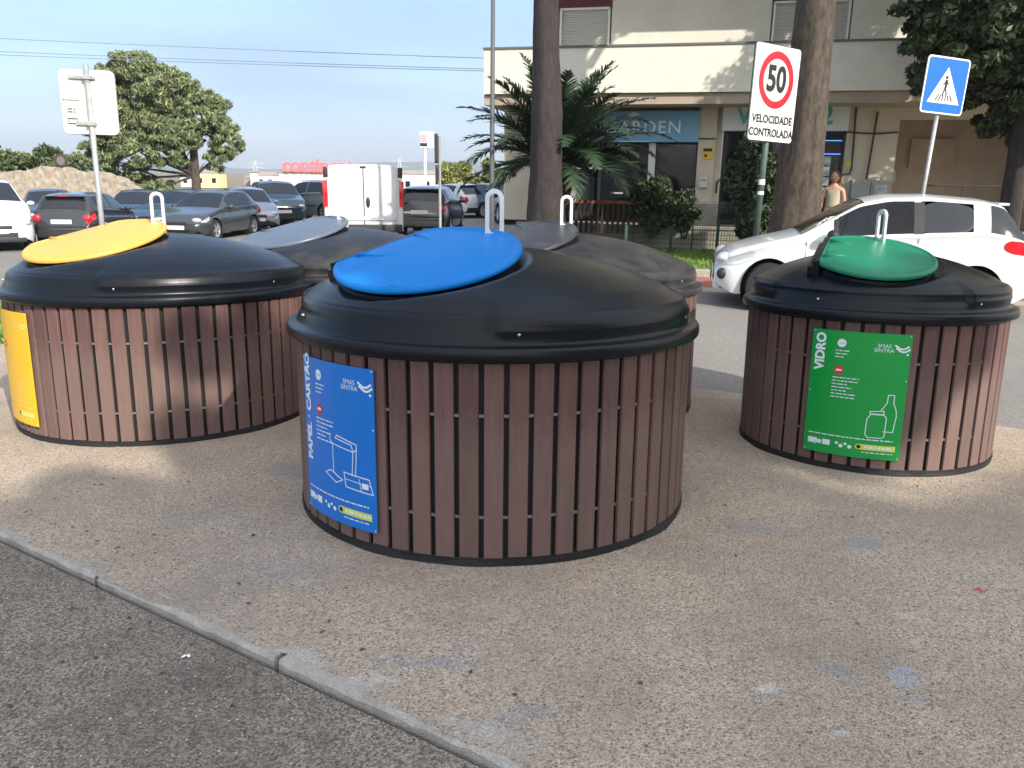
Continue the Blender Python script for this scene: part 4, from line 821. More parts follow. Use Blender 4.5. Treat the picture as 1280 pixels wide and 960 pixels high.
# pedestrian crossing sign
ps = empty('pedestrian_crossing_sign', (6.72, 13.5, .05), R_(-14)); ps.rotation_euler = (0, R_(3.0), R_(18)); tag(ps, 'blue square pedestrian crossing sign behind the white hatchback', 'road sign')
m = MB(); m.tube([(0, .05, 0), (0, .05, 3.0)], .034, 14); m.build('pole', 'pole_grey', ps, smooth=True)
zc = 3.03
plate('sign_panel', rrect(.86, .86, .06), .0, -.015, zc, 'sign_white', ps); shape('blue_field', [rrect(.81, .81, .045)], -.018, zc, 'sign_blue', ps)
shape('white_triangle', [[(-.33, -.27), (.33, -.27), (0, .28)]], -.021, zc, 'sign_white', ps)
def seg(a, b, w):
    d = Vector((b[0] - a[0], b[1] - a[1])).normalized(); n = Vector((-d.y, d.x)) * w / 2; return [(a[0] + n.x, a[1] + n.y), (a[0] - n.x, a[1] - n.y), (b[0] - n.x, b[1] - n.y), (b[0] + n.x, b[1] + n.y)]
shape('pedestrian_symbol', [[(.0 + .028 * math.cos(i * .524), .125 + .028 * math.sin(i * .524)) for i in range(12)], seg((0, .09), (.0, -.03), .05), seg((0, -.02), (-.045, -.15), .026), seg((0, -.02), (.04, -.14), .026), seg((0, .08), (-.055, .01), .02), seg((0, .08), (.05, .02), .02)] + [seg((-.17 + .068 * i, -.23), (-.11 + .045 * i, -.14), .022) for i in range(6)], -.024, zc, 'print_black', ps)
# sign seen from behind at the left
ls_ = empty('parking_sign', (-4.60, 9.0, -.25), R_(12)); ls_.rotation_euler = (0, R_(.8), R_(10)); tag(ls_, 'rounded square sign seen from its cream back, on a galvanised pole behind the yellow-lidded bin', 'road sign')
m = MB(); m.tube([(0, -.04, 0), (0, -.04, 2.93)], .028, 14); m.build('pole', 'pole_grey', ls_, smooth=True)
plate('sign_panel', rrect(.55, .655, .055), .0, .018, 2.55, 'sign_back', ls_, xc=-.02); plate('panel_rim', rrect(.56, .665, .06), .018, .026, 2.55, 'pole_grey', ls_, xc=-.02)
for z in (2.80, 2.33): m = MB(); m.box((-.06, -.016, z), (.26 if z > 2.5 else .2, .028, .032)); m.box((0, -.055, z), (.075, .05, .045), bev=.006); m.build('bracket', 'pole_grey', ls_)
mb = MB(); mb_ = lambda x0, x1, z: mb.add([(x0, -.003, z), (x1, -.003, z), (x1, -.003, z + .012), (x0, -.003, z + .012)], [(0, 1, 2, 3)])
for i in range(6): mb_(-.28 + i * .028, -.26 + i * .028, 2.56)
for z in (2.47, 2.44): mb_(-.24, -.19, z); mb_(-.18, -.16, z)
mb_(-.25, -.14, 2.37); mb_(-.25, -.14, 2.32); mb_(-.25, -.235, 2.345); mb_(-.16, -.14, 2.345); mb.build('stamp_print', 'trim', ls_)
# sign seen edge on
es = empty('edge_on_sign', (-1.40, 15., G(-1.4, 15.)), R_(-84)); tag(es, 'two dark sign plates seen edge on, on a thin pole right of the black hatchback', 'road sign')
m = MB(); m.tube([(0, .03, 0), (0, .03, 2.4)], .025, 10); m.build('pole', 'pole_grey', es); plate('sign_panel', rrect(.5, .5, .03), 0, -.06, 2.18, 'dark_frame', es); plate('lower_panel', rrect(.4, .34, .03), .0, -.05, 1.72, 'dark_frame', es)
rs = empty('round_sign', (-16.55, 30, -.42), R_(28)); tag(rs, 'small round sign seen from behind in front of the stone wall bushes', 'road sign')
m = MB(); m.tube([(0, .03, 0), (0, .03, 2.5)], .02, 8); m.build('pole', 'pole_grey', rs); plate('disc', [(.22 * math.cos(i * .26), .26 * math.sin(i * .26)) for i in range(24)], 0, -.02, 2.33, 'wood_dark', rs); shape('disc_face', [[(.13 * math.cos(i * .26), .16 * math.sin(i * .26)) for i in range(24)]], -.024, 2.33, 'cap_dark', rs)
# street lamp
lp = empty('street_lamp', (-.445, 16., G(-.44, 16.))); tag(lp, 'tall thin grey lamp post at the corner of the balcony', 'street lamp')
m = MB(); m.tube([(0, 0, 0), (0, 0, 1.2), (0, 0, 8)], [.075, .05, .028], 14); m.build('pole', 'pole_dark', lp, smooth=True)
m = MB(); m.tube([(0, 0, 8), (-.3, -.2, 8.4), (-1.4, -.8, 8.6)], .035, 8); m.build('arm', 'pole_grey', lp); m = MB(); m.ell((-1.6, -.9, 8.58), (.35, .14, .07)); m.build('lamp_head', 'cabinet', lp)
# wires
for i, (z0, z1, lb) in enumerate(((5.17, 4.72, 'upper overhead wire crossing the sky'), (4.83, 4.46, 'middle overhead wire, close above the lowest'), (4.75, 4.43, 'lowest overhead wire crossing the sky'))):
    m = MB(); m.tube([(-26 + 34 * t, 25 + (3 if i else 0) * 0, z0 + (z0 - z1) * .78 + (z1 - z0) * t * 1.75 + 1.1 * (t - .6) ** 2 * .5 - .03) for t in np.linspace(0, 1, 14)], .008, 6); tag(m.build('overhead_wire', 'wire_mat'), lb, 'wire', 'overhead wires')

# ================================================================== VEHICLES
def interp(pts, x): return float(np.interp(x, [p[0] for p in pts], [p[1] for p in pts]))
def smooth_pts(pts, x, w=.05):
    return (interp(pts, x - w) + 2 * interp(pts, x) + interp(pts, x + w)) / 4
STY = {
 'hatch': dict(L=3.85, top=[(0, .58), (.04, .66), (.25, .77), (.6, .86), (1.0, .95), (1.75, 1.36), (2.1, 1.43), (2.6, 1.44), (3.2, 1.40), (3.42, 1.36), (3.72, .98), (3.80, .80), (3.85, .60)], belt=[(0, .50), (.1, .62), (.5, .76), (1.0, .87), (2, .93), (3.2, 1.0), (3.7, .93), (3.8, .72), (3.85, .52)], cowl=1.0, rf=1.80, rr=3.42, rg=3.72, bp=2.42, W=.83, wh=(.70, 3.14), wr=.30),
 'sedanish': dict(L=4.0, top=[(0, .55), (.04, .64), (.3, .76), (.9, .87), (1.15, .92), (1.85, 1.32), (2.2, 1.40), (2.8, 1.41), (3.3, 1.36), (3.84, .96), (3.95, .8), (4.0, .58)], belt=[(0, .5), (.1, .6), (.5, .73), (1.1, .86), (2, .89), (3.3, .93), (3.8, .91), (3.95, .7), (4.0, .52)], cowl=1.15, rf=1.9, rr=3.3, rg=3.84, bp=2.4, W=.83, wh=(.78, 3.22), wr=.30),
 'suv': dict(L=4.35, top=[(0, .68), (.05, .82), (.25, .96), (.9, 1.06), (1.2, 1.12), (1.85, 1.54), (2.2, 1.62), (3.0, 1.63), (3.8, 1.58), (4.02, 1.52), (4.25, 1.1), (4.32, .85), (4.35, .65)], belt=[(0, .6), (.1, .78), (.5, .93), (1.2, 1.04), (2, 1.07), (3.7, 1.14), (4.2, 1.05), (4.32, .8), (4.35, .6)], cowl=1.2, rf=1.9, rr=4.0, rg=4.25, bp=2.5, W=.90, wh=(.85, 3.5), wr=.34),
 'mpv': dict(L=4.35, top=[(0, .66), (.05, .82), (.2, .96), (.6, 1.08), (.95, 1.2), (1.75, 1.70), (2.1, 1.78), (3.2, 1.8), (4.1, 1.76), (4.22, 1.7), (4.32, 1.1), (4.34, .9), (4.35, .7)], belt=[(0, .58), (.1, .76), (.5, .93), (.95, 1.08), (2, 1.1), (3.7, 1.12), (4.25, 1.08), (4.33, .8), (4.35, .6)], cowl=.98, rf=1.8, rr=4.2, rg=4.31, bp=2.4, W=.90, wh=(.85, 3.55), wr=.32)}
def make_wheel(par, x, y, r, side, rimstyle=6):
    rot = Matrix.Rotation(math.pi / 2 * (-1 if side > 0 else 1), 4, 'X'); T_ = Matrix.Translation((x, y, r))
    m = MB(); w = .19
    m.lathe([(r * .62, -w / 2 + .01), (r * .70, -w / 2), (r * .93, -w / 2 + .005), (r * .985, -w / 2 + .03), (r, -w / 4), (r, w / 4), (r * .985, w / 2 - .03), (r * .93, w / 2 - .005), (r * .70, w / 2), (r * .64, w / 2 - .012), (r * .62, w / 2 - .05), (r * .62, -w / 2 + .01)], 36, T_ @ rot)
    wo = m.build('wheel', 'tyre_mat', par, autos=35)
    m = MB(); m.lathe([(r * .64, w / 2 - .008), (r * .66, w / 2 - .002), (r * .61, w / 2 - .01), (r * .585, w / 2 - .05), (r * .57, -w / 2 + .02), (.0005, -w / 2 + .02)], 36, T_ @ rot, 0)
    for i in range(rimstyle):
        a = 2 * math.pi * i / rimstyle + .2
        for da in (-.13, .13) if rimstyle <= 6 else (0,):
            p0 = Vector((.16 * r * math.cos(a), .16 * r * math.sin(a), w / 2 - .03)); p1 = Vector((.6 * r * math.cos(a + da), .6 * r * math.sin(a + da), w / 2 - .022)); M4 = T_ @ rot
            d = p1 - p0; rr = Matrix.Rotation(math.atan2(d.y, d.x), 3, 'Z'); c = (p0 + p1) / 2; bx = MB(); bx.box((0, 0, 0), (d.length, r * .10, .022), None, 0, .004)
            m.add([M4 @ (rr @ v + c) for v in bx.v], bx.f)
    m.lathe([(r * .2, w / 2 - .03), (r * .19, w / 2 - .01), (.0005, w / 2 - .006)], 16, T_ @ rot)
    m.build('rim', 'rim_mat', wo, autos=40)
    m = MB(); m.lathe([(r * .56, -w / 2 + .03), (.0005, -w / 2 + .031)], 24, T_ @ rot); m.build('brake_disc', 'under', wo)
def car(label, style, pnt, loc, yaw, paint_details=True, group='cars parked in the car park', see=False, scale=1., front=True, rear=True, doors3=True, rails=False, name='parked_car', plate_txt=None):
    S = STY[style]; L, W = S['L'], S['W']; root = empty(name, loc, yaw); tag(root, label, 'car', group); root.scale = (scale,) * 3
    # local: nose at x = -L/2 ... use x' from nose; world local x = L/2 - x' (forward +X)
    plan = [(0, W * .70), (.05, W * .80), (.2, W * .92), (.6, W * .985), (1.3, W), (L - 1.0, W), (L - .4, W * .955), (L - .08, W * .86), (L, W * .74)]
    top, belt = S['top'], S['belt']
    def surf(x, t, sgn):      # t in 0..3: 0 sill ->1 belt ->2 roof rail ->3 centre line
        hw = smooth_pts(plan, x, .04); zb = smooth_pts(belt, x, .05); zt = max(smooth_pts(top, x, .05), zb + .012); zs = .20 + .12 * max(0, 1 - x / .25) + .12 * max(0, 1 - (L - x) / .25)
        gh = zt - zb; crown = min(.045, gh * .35); rail = hw - gh * .40 - .06
        if t <= 1:
            z = zs + (zb - zs) * t; y = hw * (.945 + .055 * math.sin(math.pi * min(1, t * 1.12)) ** .8 if t < .98 else .965)
            y -= .012 * math.exp(-((t - .80) / .05) ** 2)
        elif t <= 2:
            q = t - 1; zr = zt - crown; z = zb + (zr - zb) * q; y = hw * .965 + (rail - hw * .965) * q + .02 * math.sin(math.pi * q)
        else:
            q = t - 2; z = zt - crown * (1 - q) ** 2.2; y = rail * (1 - q)
        return Vector((L / 2 - x, sgn * y, z))
    keyx = [S['cowl'] + .05, S['cowl'] + .5, S['bp'] - .04, S['bp'] + .04, S['rr'] - (.36 if see else .15), S['rf'], S['rg'], S['rr']]
    xs = sorted(set([round(v, 3) for v in list(np.linspace(0, .3, 9)) + list(np.linspace(.3, L - .3, 64)) + list(np.linspace(L - .3, L, 9)) + keyx])); xs = [x for i, x in enumerate(xs) if i == 0 or x - xs[i - 1] > .008 or x in keyx]
    ts_ = [0, .08, .17, .26, .35, .44, .53, .62, .70, .76, .82, .88, .94, 1.0, 1.1, 1.3, 1.5, 1.7, 1.85, 1.93, 1.97, 2.06, 2.2, 2.4, 2.6, 2.8, 3.0]
    wins = [(S['cowl'] + .5, S['bp'] - .04), (S['bp'] + .04, S['rr'] - (.36 if see else .15))]
    mb = MB()
    for sgn in (-1, 1):
        g = [[surf(x, t, sgn) for t in ts_] for x in xs]; dead = set()
        ra = S['wr'] + .055
        for i, x in enumerate(xs):
            for j, t in enumerate(ts_):
                if t <= 1:
                    for wx in S['wh']:
                        dx, dz = x - wx, g[i][j].z - S['wr']; d = math.hypot(dx, dz)
                        if d < ra: dead.add((i, j))
        moved = {}
        V = [v for row in g for v in row]; nt = len(ts_); F = []
        for i in range(len(xs) - 1):
            for j in range(nt - 1):
                c4 = [(i, j), (i + 1, j), (i + 1, j + 1), (i, j + 1)]; dd = [c in dead for c in c4]
                if all(dd): continue
                if see and 1.1 <= ts_[j] < 1.93 and any(a_ - .001 <= xs[i] and xs[i + 1] <= b_ + .001 for a_, b_ in wins): continue
                if see and 2.06 <= ts_[j] and S['cowl'] + .05 <= xs[i] and xs[i + 1] <= S['rf'] + .001: continue
                for c, k_ in zip(c4, dd):
                    if k_: moved[c] = 1
                f = [c[0] * nt + c[1] for c in c4]; F.append(f if sgn < 0 else f[::-1])
        for (i, j) in moved:
            x = xs[i]; v = V[i * nt + j]; wx = min(S['wh'], key=lambda w_: abs(w_ - x)); dx, dz = x - wx, v.z - S['wr']; d = max(.001, math.hypot(dx, dz)); k_ = ra / d
            V[i * nt + j] = Vector((L / 2 - (wx + dx * k_), v.y, max(.2, S['wr'] + dz * k_)))
        mb.add(V, F)
    nt = len(ts_)
    for xi in (0, len(xs) - 1):      # caps
        x = xs[xi]; lft = [surf(x, t, -1) for t in ts_]; rgt = [surf(x, t, 1) for t in ts_]; V = lft + rgt; F = []
        for j in range(nt - 1): f = [j, j + 1, nt + j + 1, nt + j]; F.append(f if xi == 0 else f[::-1])
        mb.add(V, F)
    body = mb.build('body', pnt, root, autos=38, weld=True)
    m = MB(); m.box((0, 0, .30), (L - .35, W * 1.5, .16))
    for wx in S['wh']:
        for sgn in (-1, 1): m.lathe([(S['wr'] + .06, -.13), (S['wr'] + .06, .10), (.0005, .10)], 24, Matrix.Translation((L / 2 - wx, sgn * (W - .15), S['wr'])) @ Matrix.Rotation(math.pi / 2 * sgn, 4, 'X'))
    m.build('underbody', 'under', root)
    for wx in S['wh']:
        for sgn in (-1, 1): make_wheel(root, L / 2 - wx, sgn * (W - .105), S['wr'], sgn, 6 if see else 5)
    def panel(name, fn, x0, x1, t0, t1, m_, off=.006, nx=10, ntt=6, par=None, rnd=0.):
        """patch that follows the body surface; rnd rounds its outline"""
        V = []; F = []
        for i in range(nx + 1):
            for j in range(ntt + 1):
                a, b = i / nx * 2 - 1, j / ntt * 2 - 1
                if rnd: a2 = a * math.sqrt(1 - rnd * b * b / 2); b2 = b * math.sqrt(1 - rnd * a * a / 2); a, b = a2, b2
                V.append((fn(x0 + (x1 - x0) * (a + 1) / 2, t0 + (t1 - t0) * (b + 1) / 2), 0))
        W2 = []
        for i in range(nx + 1):
            for j in range(ntt + 1):
                p_ = V[i * (ntt + 1) + j][0]; px_ = V[min(i + 1, nx) * (ntt + 1) + j][0] - V[max(i - 1, 0) * (ntt + 1) + j][0]; py_ = V[i * (ntt + 1) + min(j + 1, ntt)][0] - V[i * (ntt + 1) + max(j - 1, 0)][0]
                n_ = px_.cross(py_); n_ = n_.normalized() if n_.length > 1e-9 else Vector((0, 0, 1)); c0 = Vector((0, 0, .8))
                if n_.dot(p_ - Vector((p_.x * .6, 0, .6))) < 0: n_ = -n_
                W2.append(p_ + n_ * off)
        for i in range(nx):
            for j in range(ntt): F.append((i * (ntt + 1) + j, (i + 1) * (ntt + 1) + j, (i + 1) * (ntt + 1) + j + 1, i * (ntt + 1) + j + 1))
        mm = MB(); mm.add(W2, F); return mm.build(name, m_, par or root, smooth=True)
    gl_ = 'clear_glass' if see else 'dark_glass'
    for sgn in (-1, 1):
        f_ = lambda x, t, s=sgn: surf(x, t, s)
        for k_, (a, b) in enumerate(wins):
            if not see: panel('window_seal', f_, a - .03 if k_ == 0 else a - .02, b + .03, 1.07, 1.93, 'trim', .003, 12, 6)
            if see and k_ == 1: panel('window', f_, a, b, 1.1, 1.93, 'dark_glass', .0, 12, 8, rnd=.75)
            else: panel('window', f_, a, b, 1.1, 1.93, gl_, .001 if see else .006, 12, 6)
        if see: panel('window_seal', f_, wins[0][0] - .06, wins[0][0], 1.08, 1.9, 'trim', .002, 2, 6); panel('window_seal', f_, wins[0][1], wins[1][0] + .04, 1.08, 1.9, 'trim', .003, 2, 6)
        if see: panel('quarter_seal', f_, wins[1][0] - .02, wins[1][1] + .03, 1.06, 1.92, 'trim', -.002, 12, 8, rnd=.75)
        for x in ([S['cowl'] + .12, S['bp'] + .02] if doors3 else [S['cowl'] + .12, S['bp'], S['rr'] - .35]):
            panel('door_seam', f_, x, x + .008, .12, .98, 'seam', .0015, 1, 10)
        panel('side_moulding', f_, S['wh'][0] + .42, S['wh'][1] - .42, .42, .47, pnt if see else 'trim', .008, 12, 1)
        hx = S['bp'] - .18; p_ = surf(hx, .86, sgn); mm = MB(); mm.box((p_.x, p_.y + sgn * .014, p_.z), (.17, .022, .028), bev=.008); mm.build('door_handle', pnt, root)
        p_ = surf(S['cowl'] + .42, 1.05, sgn); mm = MB(); mm.ell((p_.x, p_.y + sgn * .10, p_.z + .05), (.075, .10, .065)); mm.tube([(p_.x, p_.y - sgn * .02, p_.z), (p_.x, p_.y + sgn * .07, p_.z + .02)], .022, 8); mm.build('wing_mirror', 'trim' if see else pnt, root, smooth=True)
        panel('headlight', f_, .10, .52, .74, 1.02, 'lamp_clear', .008, 8, 5, rnd=.9)
        panel('taillight', f_, L - (.42 if see else .38), L - .03, (.78 if see else .70), .99, 'lamp_red', .010, 8, 5, rnd=.9)
        zb = S['top'][-1][1] + .12
        mm = MB(); mm.ell((-L / 2 + .09, sgn * W * .76, zb + .06), (.085, .12, .14 if style != 'hatch' else .10), 14, 8); mm.build('taillight', 'lamp_red', root, smooth=True)
        zf = S['top'][0][1] + .03
        mm = MB(); mm.ell((L / 2 - .13, sgn * W * .68, zf + .02), (.12, .17, .075), 14, 8, rot=Matrix.Rotation(-sgn * .35, 3, 'Z')); mm.build('headlight', 'lamp_clear', root, smooth=True)
    def both(x, q): return surf(x, 3 - q if q >= 0 else 3 + q, 1 if q >= 0 else -1) if abs(q) > 1e-6 else surf(x, 3, 1)
    panel('windshield', both, S['cowl'] + .05, S['rf'] - .02, -.94, .94, gl_, .006, 8, 14)
    panel('rear_window', both, S['rr'] + .03, S['rg'] - .04, -.9, .9, 'dark_glass', .007, 6, 14)
    if see: panel('rear_window_corner', lambda x, t: surf(x, t, -1), S['rr'] - .16, S['rg'] - .01, 1.10, 1.95, 'dark_glass', .006, 6, 6); panel('rear_window_corner', lambda x, t: surf(x, t, 1), S['rr'] - .16, S['rg'] - .01, 1.10, 1.95, 'dark_glass', .006, 6, 6)
    zt = smooth_pts(top, S['rr'], .05); mm = MB(); mm.box((L / 2 - S['rr'] - .02, 0, zt - .005), (.12 if see else .22, W * 1.2, .03), bev=.012); mm.build('spoiler', pnt, root, autos=40); mm = MB(); mm.box((L / 2 - S['rr'] - .135, 0, zt - .005), (.012, .26, .018)); mm.build('brake_light', 'lamp_red', root)
    # front and rear furniture
    zf = S['top'][0][1]; mm = MB(); mm.box((L / 2 + .0, 0, zf - .05), (.02, W * .75, .09), bev=.008); mm.box((L / 2 + .0, 0, zf - .24), (.02, W * 1.0, .12), bev=.01); mm.build('grille', 'trim', root)
    mm = MB(); mm.box((L / 2 + .014, 0, zf - .15), (.012, .50, .11), bev=.003); mm.build('number_plate', 'plate_white', root)
    mm = MB(); mm.box((-L / 2 - .004, 0, S['top'][-1][1] + .09), (.014, .52, .11), bev=.003); mm.build('number_plate', 'plate_white', root)
    mm = MB(); mm.box((-L / 2 + .03, 0, .36), (.1, W * 1.5, .17), bev=.03); mm.build('rear_bumper', 'trim' if not see else pnt, root, autos=40)
    mm = MB(); mm.box((L / 2 - .04, 0, .30), (.1, W * 1.4, .12), bev=.03); mm.build('front_bumper', 'trim' if not see else pnt, root, autos=40)
    if rails:
        for sgn in (-1, 1): mm = MB(); mm.tube([surf(x, 2.02, sgn) + Vector((0, 0, .05)) for x in np.linspace(S['rf'] + .1, S['rr'] - .1, 8)], .015, 6); mm.build('roof_rail', 'steel', root)
    if see:
        mm = MB()
        for sgn in (-1, 1):
            mm.box((.0, sgn * .36, .55), (.5, .48, .16), bev=.05); mm.box((-.28, sgn * .36, .88), (.14, .46, .58), Matrix.Rotation(-.25, 3, 'Y'), bev=.05); mm.box((-.38, sgn * .36, 1.22), (.08, .24, .15), bev=.03)
        mm.build('seat', 'seat_mat', root); mm = MB(); mm.box((-1.05, 0, .9), (.14, 1.15, .55), Matrix.Rotation(-.25, 3, 'Y'), bev=.05); mm.build('rear_seat', 'seat_mat', root)
        mm = MB(); mm.box((.62, 0, .86), (.42, 1.38, .16), bev=.05); mm.build('dashboard', 'trim', root)
        mm = MB(); pts = [(.34 - .06 * math.sin(a), .36 + .18 * math.cos(a), 1.0 + .17 * math.sin(a)) for a in np.linspace(0, 2 * math.pi, 25)]; mm.tube(pts, .013, 8); mm.build('steering_wheel', 'trim', root)
        mm = MB(); mm.box((0, 0, .36), (2.6, 1.3, .04)); mm.build('cabin_floor', 'under', root)
        mm = MB(); p_ = surf(.16, .55, -1)
        for sgn in (-1, 1): p_ = surf(.10, .50, sgn); mm = MB(); mm.ell((p_.x, p_.y, p_.z), (.07, .05, .07), 12, 8); mm.build('fog_lamp', 'trim', root, smooth=True)
    return root
def heading(dx, dy): return math.atan2(dy, dx)
# white hatchback on the street
L_ = 3.85; hd = Vector((-.974, .225, 0)); nose = Vector((2.56, 10.35, 0)); cc = nose - hd * L_ / 2 * 1.0; side_n = Vector((.225, .974, 0)); cc += side_n * .80
c0 = car('white three-door hatchback driving along the street behind the green-lidded bin', 'hatch', 'paint_white', (cc.x, cc.y, -.065), math.atan2(hd.y, hd.x), see=True, group=None, name='white_hatchback', scale=.975); c0.scale = (.975, .975, 1.045)
# the driver's forearm is not built; the car park
def lotcar(label, style, pnt, px, D, hx, hy, **k):
    x = math.tan(math.atan((px - 640) / 992.86)) * (D * .967 + .45) ; return car(label, style, pnt, (x, D, float(G(x, D))), heading(hx, hy), **k)
lotcar('white people carrier facing the viewer at the far left edge', 'mpv', 'paint_white', -14, 22.0, .60, -.80, doors3=False)
lotcar('dark blue hatchback behind the white people carrier at the far left', 'sedanish', 'paint_navy', 62, 28, .5, -.87, doors3=False)
lotcar('black hatchback seen from behind with glowing red taillights, left of the grey loop', 'hatch', 'paint_black', 112, 23.3, -.12, .99)
lotcar('dark teal car showing only its roof behind the black hatchback at the left', 'sedanish', 'paint_teal', 172, 28.5, .2, -.98, doors3=False)
lotcar('blue car facing the viewer behind the grey hatchback', 'sedanish', 'paint_blue', 222, 28.5, -.15, -.98, doors3=False)
lotcar('dark grey hatchback facing the viewer right of the yellow-lidded bin loop', 'sedanish', 'paint_grey', 262, 24.8, -.13, -.99, doors3=False)
lotcar('small silver car facing right behind the dark grey hatchback', 'hatch', 'paint_silver', 308, 28.5, .45, -.89)
lotcar('dark blue off-roader with a pale windscreen beside the small silver car', 'suv', 'paint_navy', 343, 32.5, .42, -.91, doors3=False)
lotcar('silver off-roader with roof rails left of the white van', 'suv', 'paint_silver', 392, 35, -.86, .5, rails=True, doors3=False)
lotcar('black hatchback seen from behind right beside the white van', 'hatch', 'paint_black', 537, 25.6, .08, .99, doors3=False)
lotcar('white hatchback parked beyond the edge-on sign', 'sedanish', 'paint_white', 563, 35.5, -.62, .78, doors3=False)
lotcar('slate blue hatchback between the white one and the lamp post', 'sedanish', 'paint_blue', 603, 35, -.55, .83, doors3=False)
lotcar('dark blue off-roader seen from behind left of the tall tree trunk', 'suv', 'paint_navy', 640, 31, -.2, .98, doors3=False)
# white van, rear view
vx, vy = -4.12, 22.3; vr = empty('white_van', (vx, vy, float(G(vx, vy)) + .02), math.atan2(.98, -.18)); tag(vr, 'white panel van with closed rear doors and tall red lamps', 'van')
mb = MB(); sec = []
def vsec(hw, z0, z1, rr): 
    pts = [(-hw, z0), (-hw * 1.0, z0 + .5), (-hw * .99, z0 + .9), (-hw * .93, z1 - .22), (-hw * .90, z1 - .08), (-hw * .80, z1 - .015), (-hw * .4, z1 + .008), (0, z1 + .012)]
    return pts + [(-p_[0], p_[1]) for p_ in pts[::-1][1:]]
xs_ = [(-2.4, .93, .42, 1.97), (-2.385, .95, .40, 1.99), (-2.3, .955, .38, 1.99), (0, .955, .36, 1.98), (.9, .95, .36, 1.96), (1.75, .93, .36, 1.25), (2.2, .88, .36, 1.0), (2.4, .75, .4, .8)]
V = []; F = []; nv = 15
for (x, hw, z0, z1) in xs_: V += [(x, p_[0], p_[1]) for p_ in vsec(hw, z0, z1, 0)]
for i in range(len(xs_) - 1):
    for j in range(nv - 1): F.append((i * nv + j, i * nv + j + 1, (i + 1) * nv + j + 1, (i + 1) * nv + j))
F.append(tuple(range(nv))); F.append(tuple((len(xs_) - 1) * nv + j for j in range(nv))[::-1]); mb.add(V, F); mb.build('body', 'paint_white', vr, autos=40)
for sgn in (-1, 1):
    m = MB(); m.box((-2.405, sgn * .405, 1.13), (.02, .79, 1.56), bev=.02); dr = m.build('rear_door', 'paint_white', vr, autos=40)
    m = MB(); m.box((-2.385, sgn * .915, 1.30), (.08, .12, .62), bev=.025); tl = m.build('taillight', 'lamp_red', vr, autos=40); m = MB(); m.box((-2.395, sgn * .885, 1.02), (.052, .09, .10), bev=.015); m.box((-2.395, sgn * .88, 1.65), (.052, .09, .07), bev=.015); m.build('clear_lens', 'lamp_clear', tl)
    m = MB(); m.box((-2.375, sgn * .89, 1.80), (.07, .12, .26), bev=.035); m.build('corner_trim', 'trim', vr, autos=40)
    m = MB(); m.tube([(-2.42, sgn * .79, .75), (-2.42, sgn * .79, .83)], .018, 8); m.build('hinge', 'paint_white', dr); 
    for x in (-1.75, 1.5): make_wheel(vr, x, sgn * .84, .32, sgn, 5)
m = MB(); m.box((-2.417, 0, 1.12), (.006, .012, 1.54)); m.box((-2.417, 0, .66), (.006, 1.56, .012)); m.build('door_gap', 'seam', vr); m = MB(); m.ell((-2.42, -.10, 1.10), (.02, .05, .13)); m.build('door_handle', 'trim', vr, smooth=True)
m = MB(); m.box((-2.41, 0, 1.93), (.03, .14, .05), bev=.012); m.build('brake_light', 'trim', vr); m = MB(); m.box((-2.44, 0, .48), (.16, 1.84, .18), bev=.04); m.build('rear_bumper', 'trim', vr, autos=40); m = MB(); m.box((-2.42, -.22, .72), (.02, .5, .10)); m.build('number_plate', 'plate_white', vr)
for sgn in (-1, 1): m = MB(); m.ell((1.2, sgn * 1.08, 1.25), (.06, .11, .16)); m.build('wing_mirror', 'trim', vr, smooth=True)
m = MB(); m.box((0, 0, .32), (4.4, 1.5, .16)); m.build('underbody', 'under', vr)

# ================================================================== FAR THINGS
rw = empty('stone_wall', (-21, 36, -.45)); tag(rw, 'rough rubble stone wall behind the parked cars at the far left', 'wall')
V = []; F = []; nx_, nz_ = 110, 14
for face in (0, 1):
    for i in range(nx_ + 1):
        x = -6 + 10.6 * i / nx_; ht = 1.88 + .05 * math.sin(x * 2.1) + .04 * math.sin(x * 5.3) + (.22 * math.exp(-((x - .9) / 1.9) ** 2)) - .45 * max(0, x - 3.2)
        for j in range(nz_ + 1): V.append((x, (-.25 if face == 0 else .25) + random.uniform(-.025, .025), ht * j / nz_ + (random.uniform(-.04, .04) if 0 < j else 0)))
o_ = (nx_ + 1) * (nz_ + 1)
for i in range(nx_):
    for j in range(nz_): a_ = i * (nz_ + 1) + j; F += [(a_, a_ + nz_ + 1, a_ + nz_ + 2, a_ + 1), (o_ + a_, o_ + a_ + 1, o_ + a_ + nz_ + 2, o_ + a_ + nz_ + 1)]
    a_ = i * (nz_ + 1) + nz_; F.append((a_, a_ + nz_ + 1, o_ + a_ + nz_ + 1, o_ + a_))
pyobj('stonework', V, F, 'wall_stone', rw)
fs = empty('supermarket', (-31, 124, -.5)); tag(fs, 'long low white store with big red letters on its roof', 'building')
m = MB(); m.box((8, 4, 1.0), (34, 8, 2.2)); m.build('wall', 'far_white', fs); m = MB(); m.box((8, 4, 2.15), (34.4, 8.4, .2)); m.build('roof', 'far_roof', fs)
V, F = text_geo('continente', 2.75, .12, .10); mb = MB(); mb.add([Vector((2.0 + v.x * 1.0, -.4 - v.z, 2.15 + .95 + v.y)) for v in V], F); mb.build('letters', 'letters_red', fs)
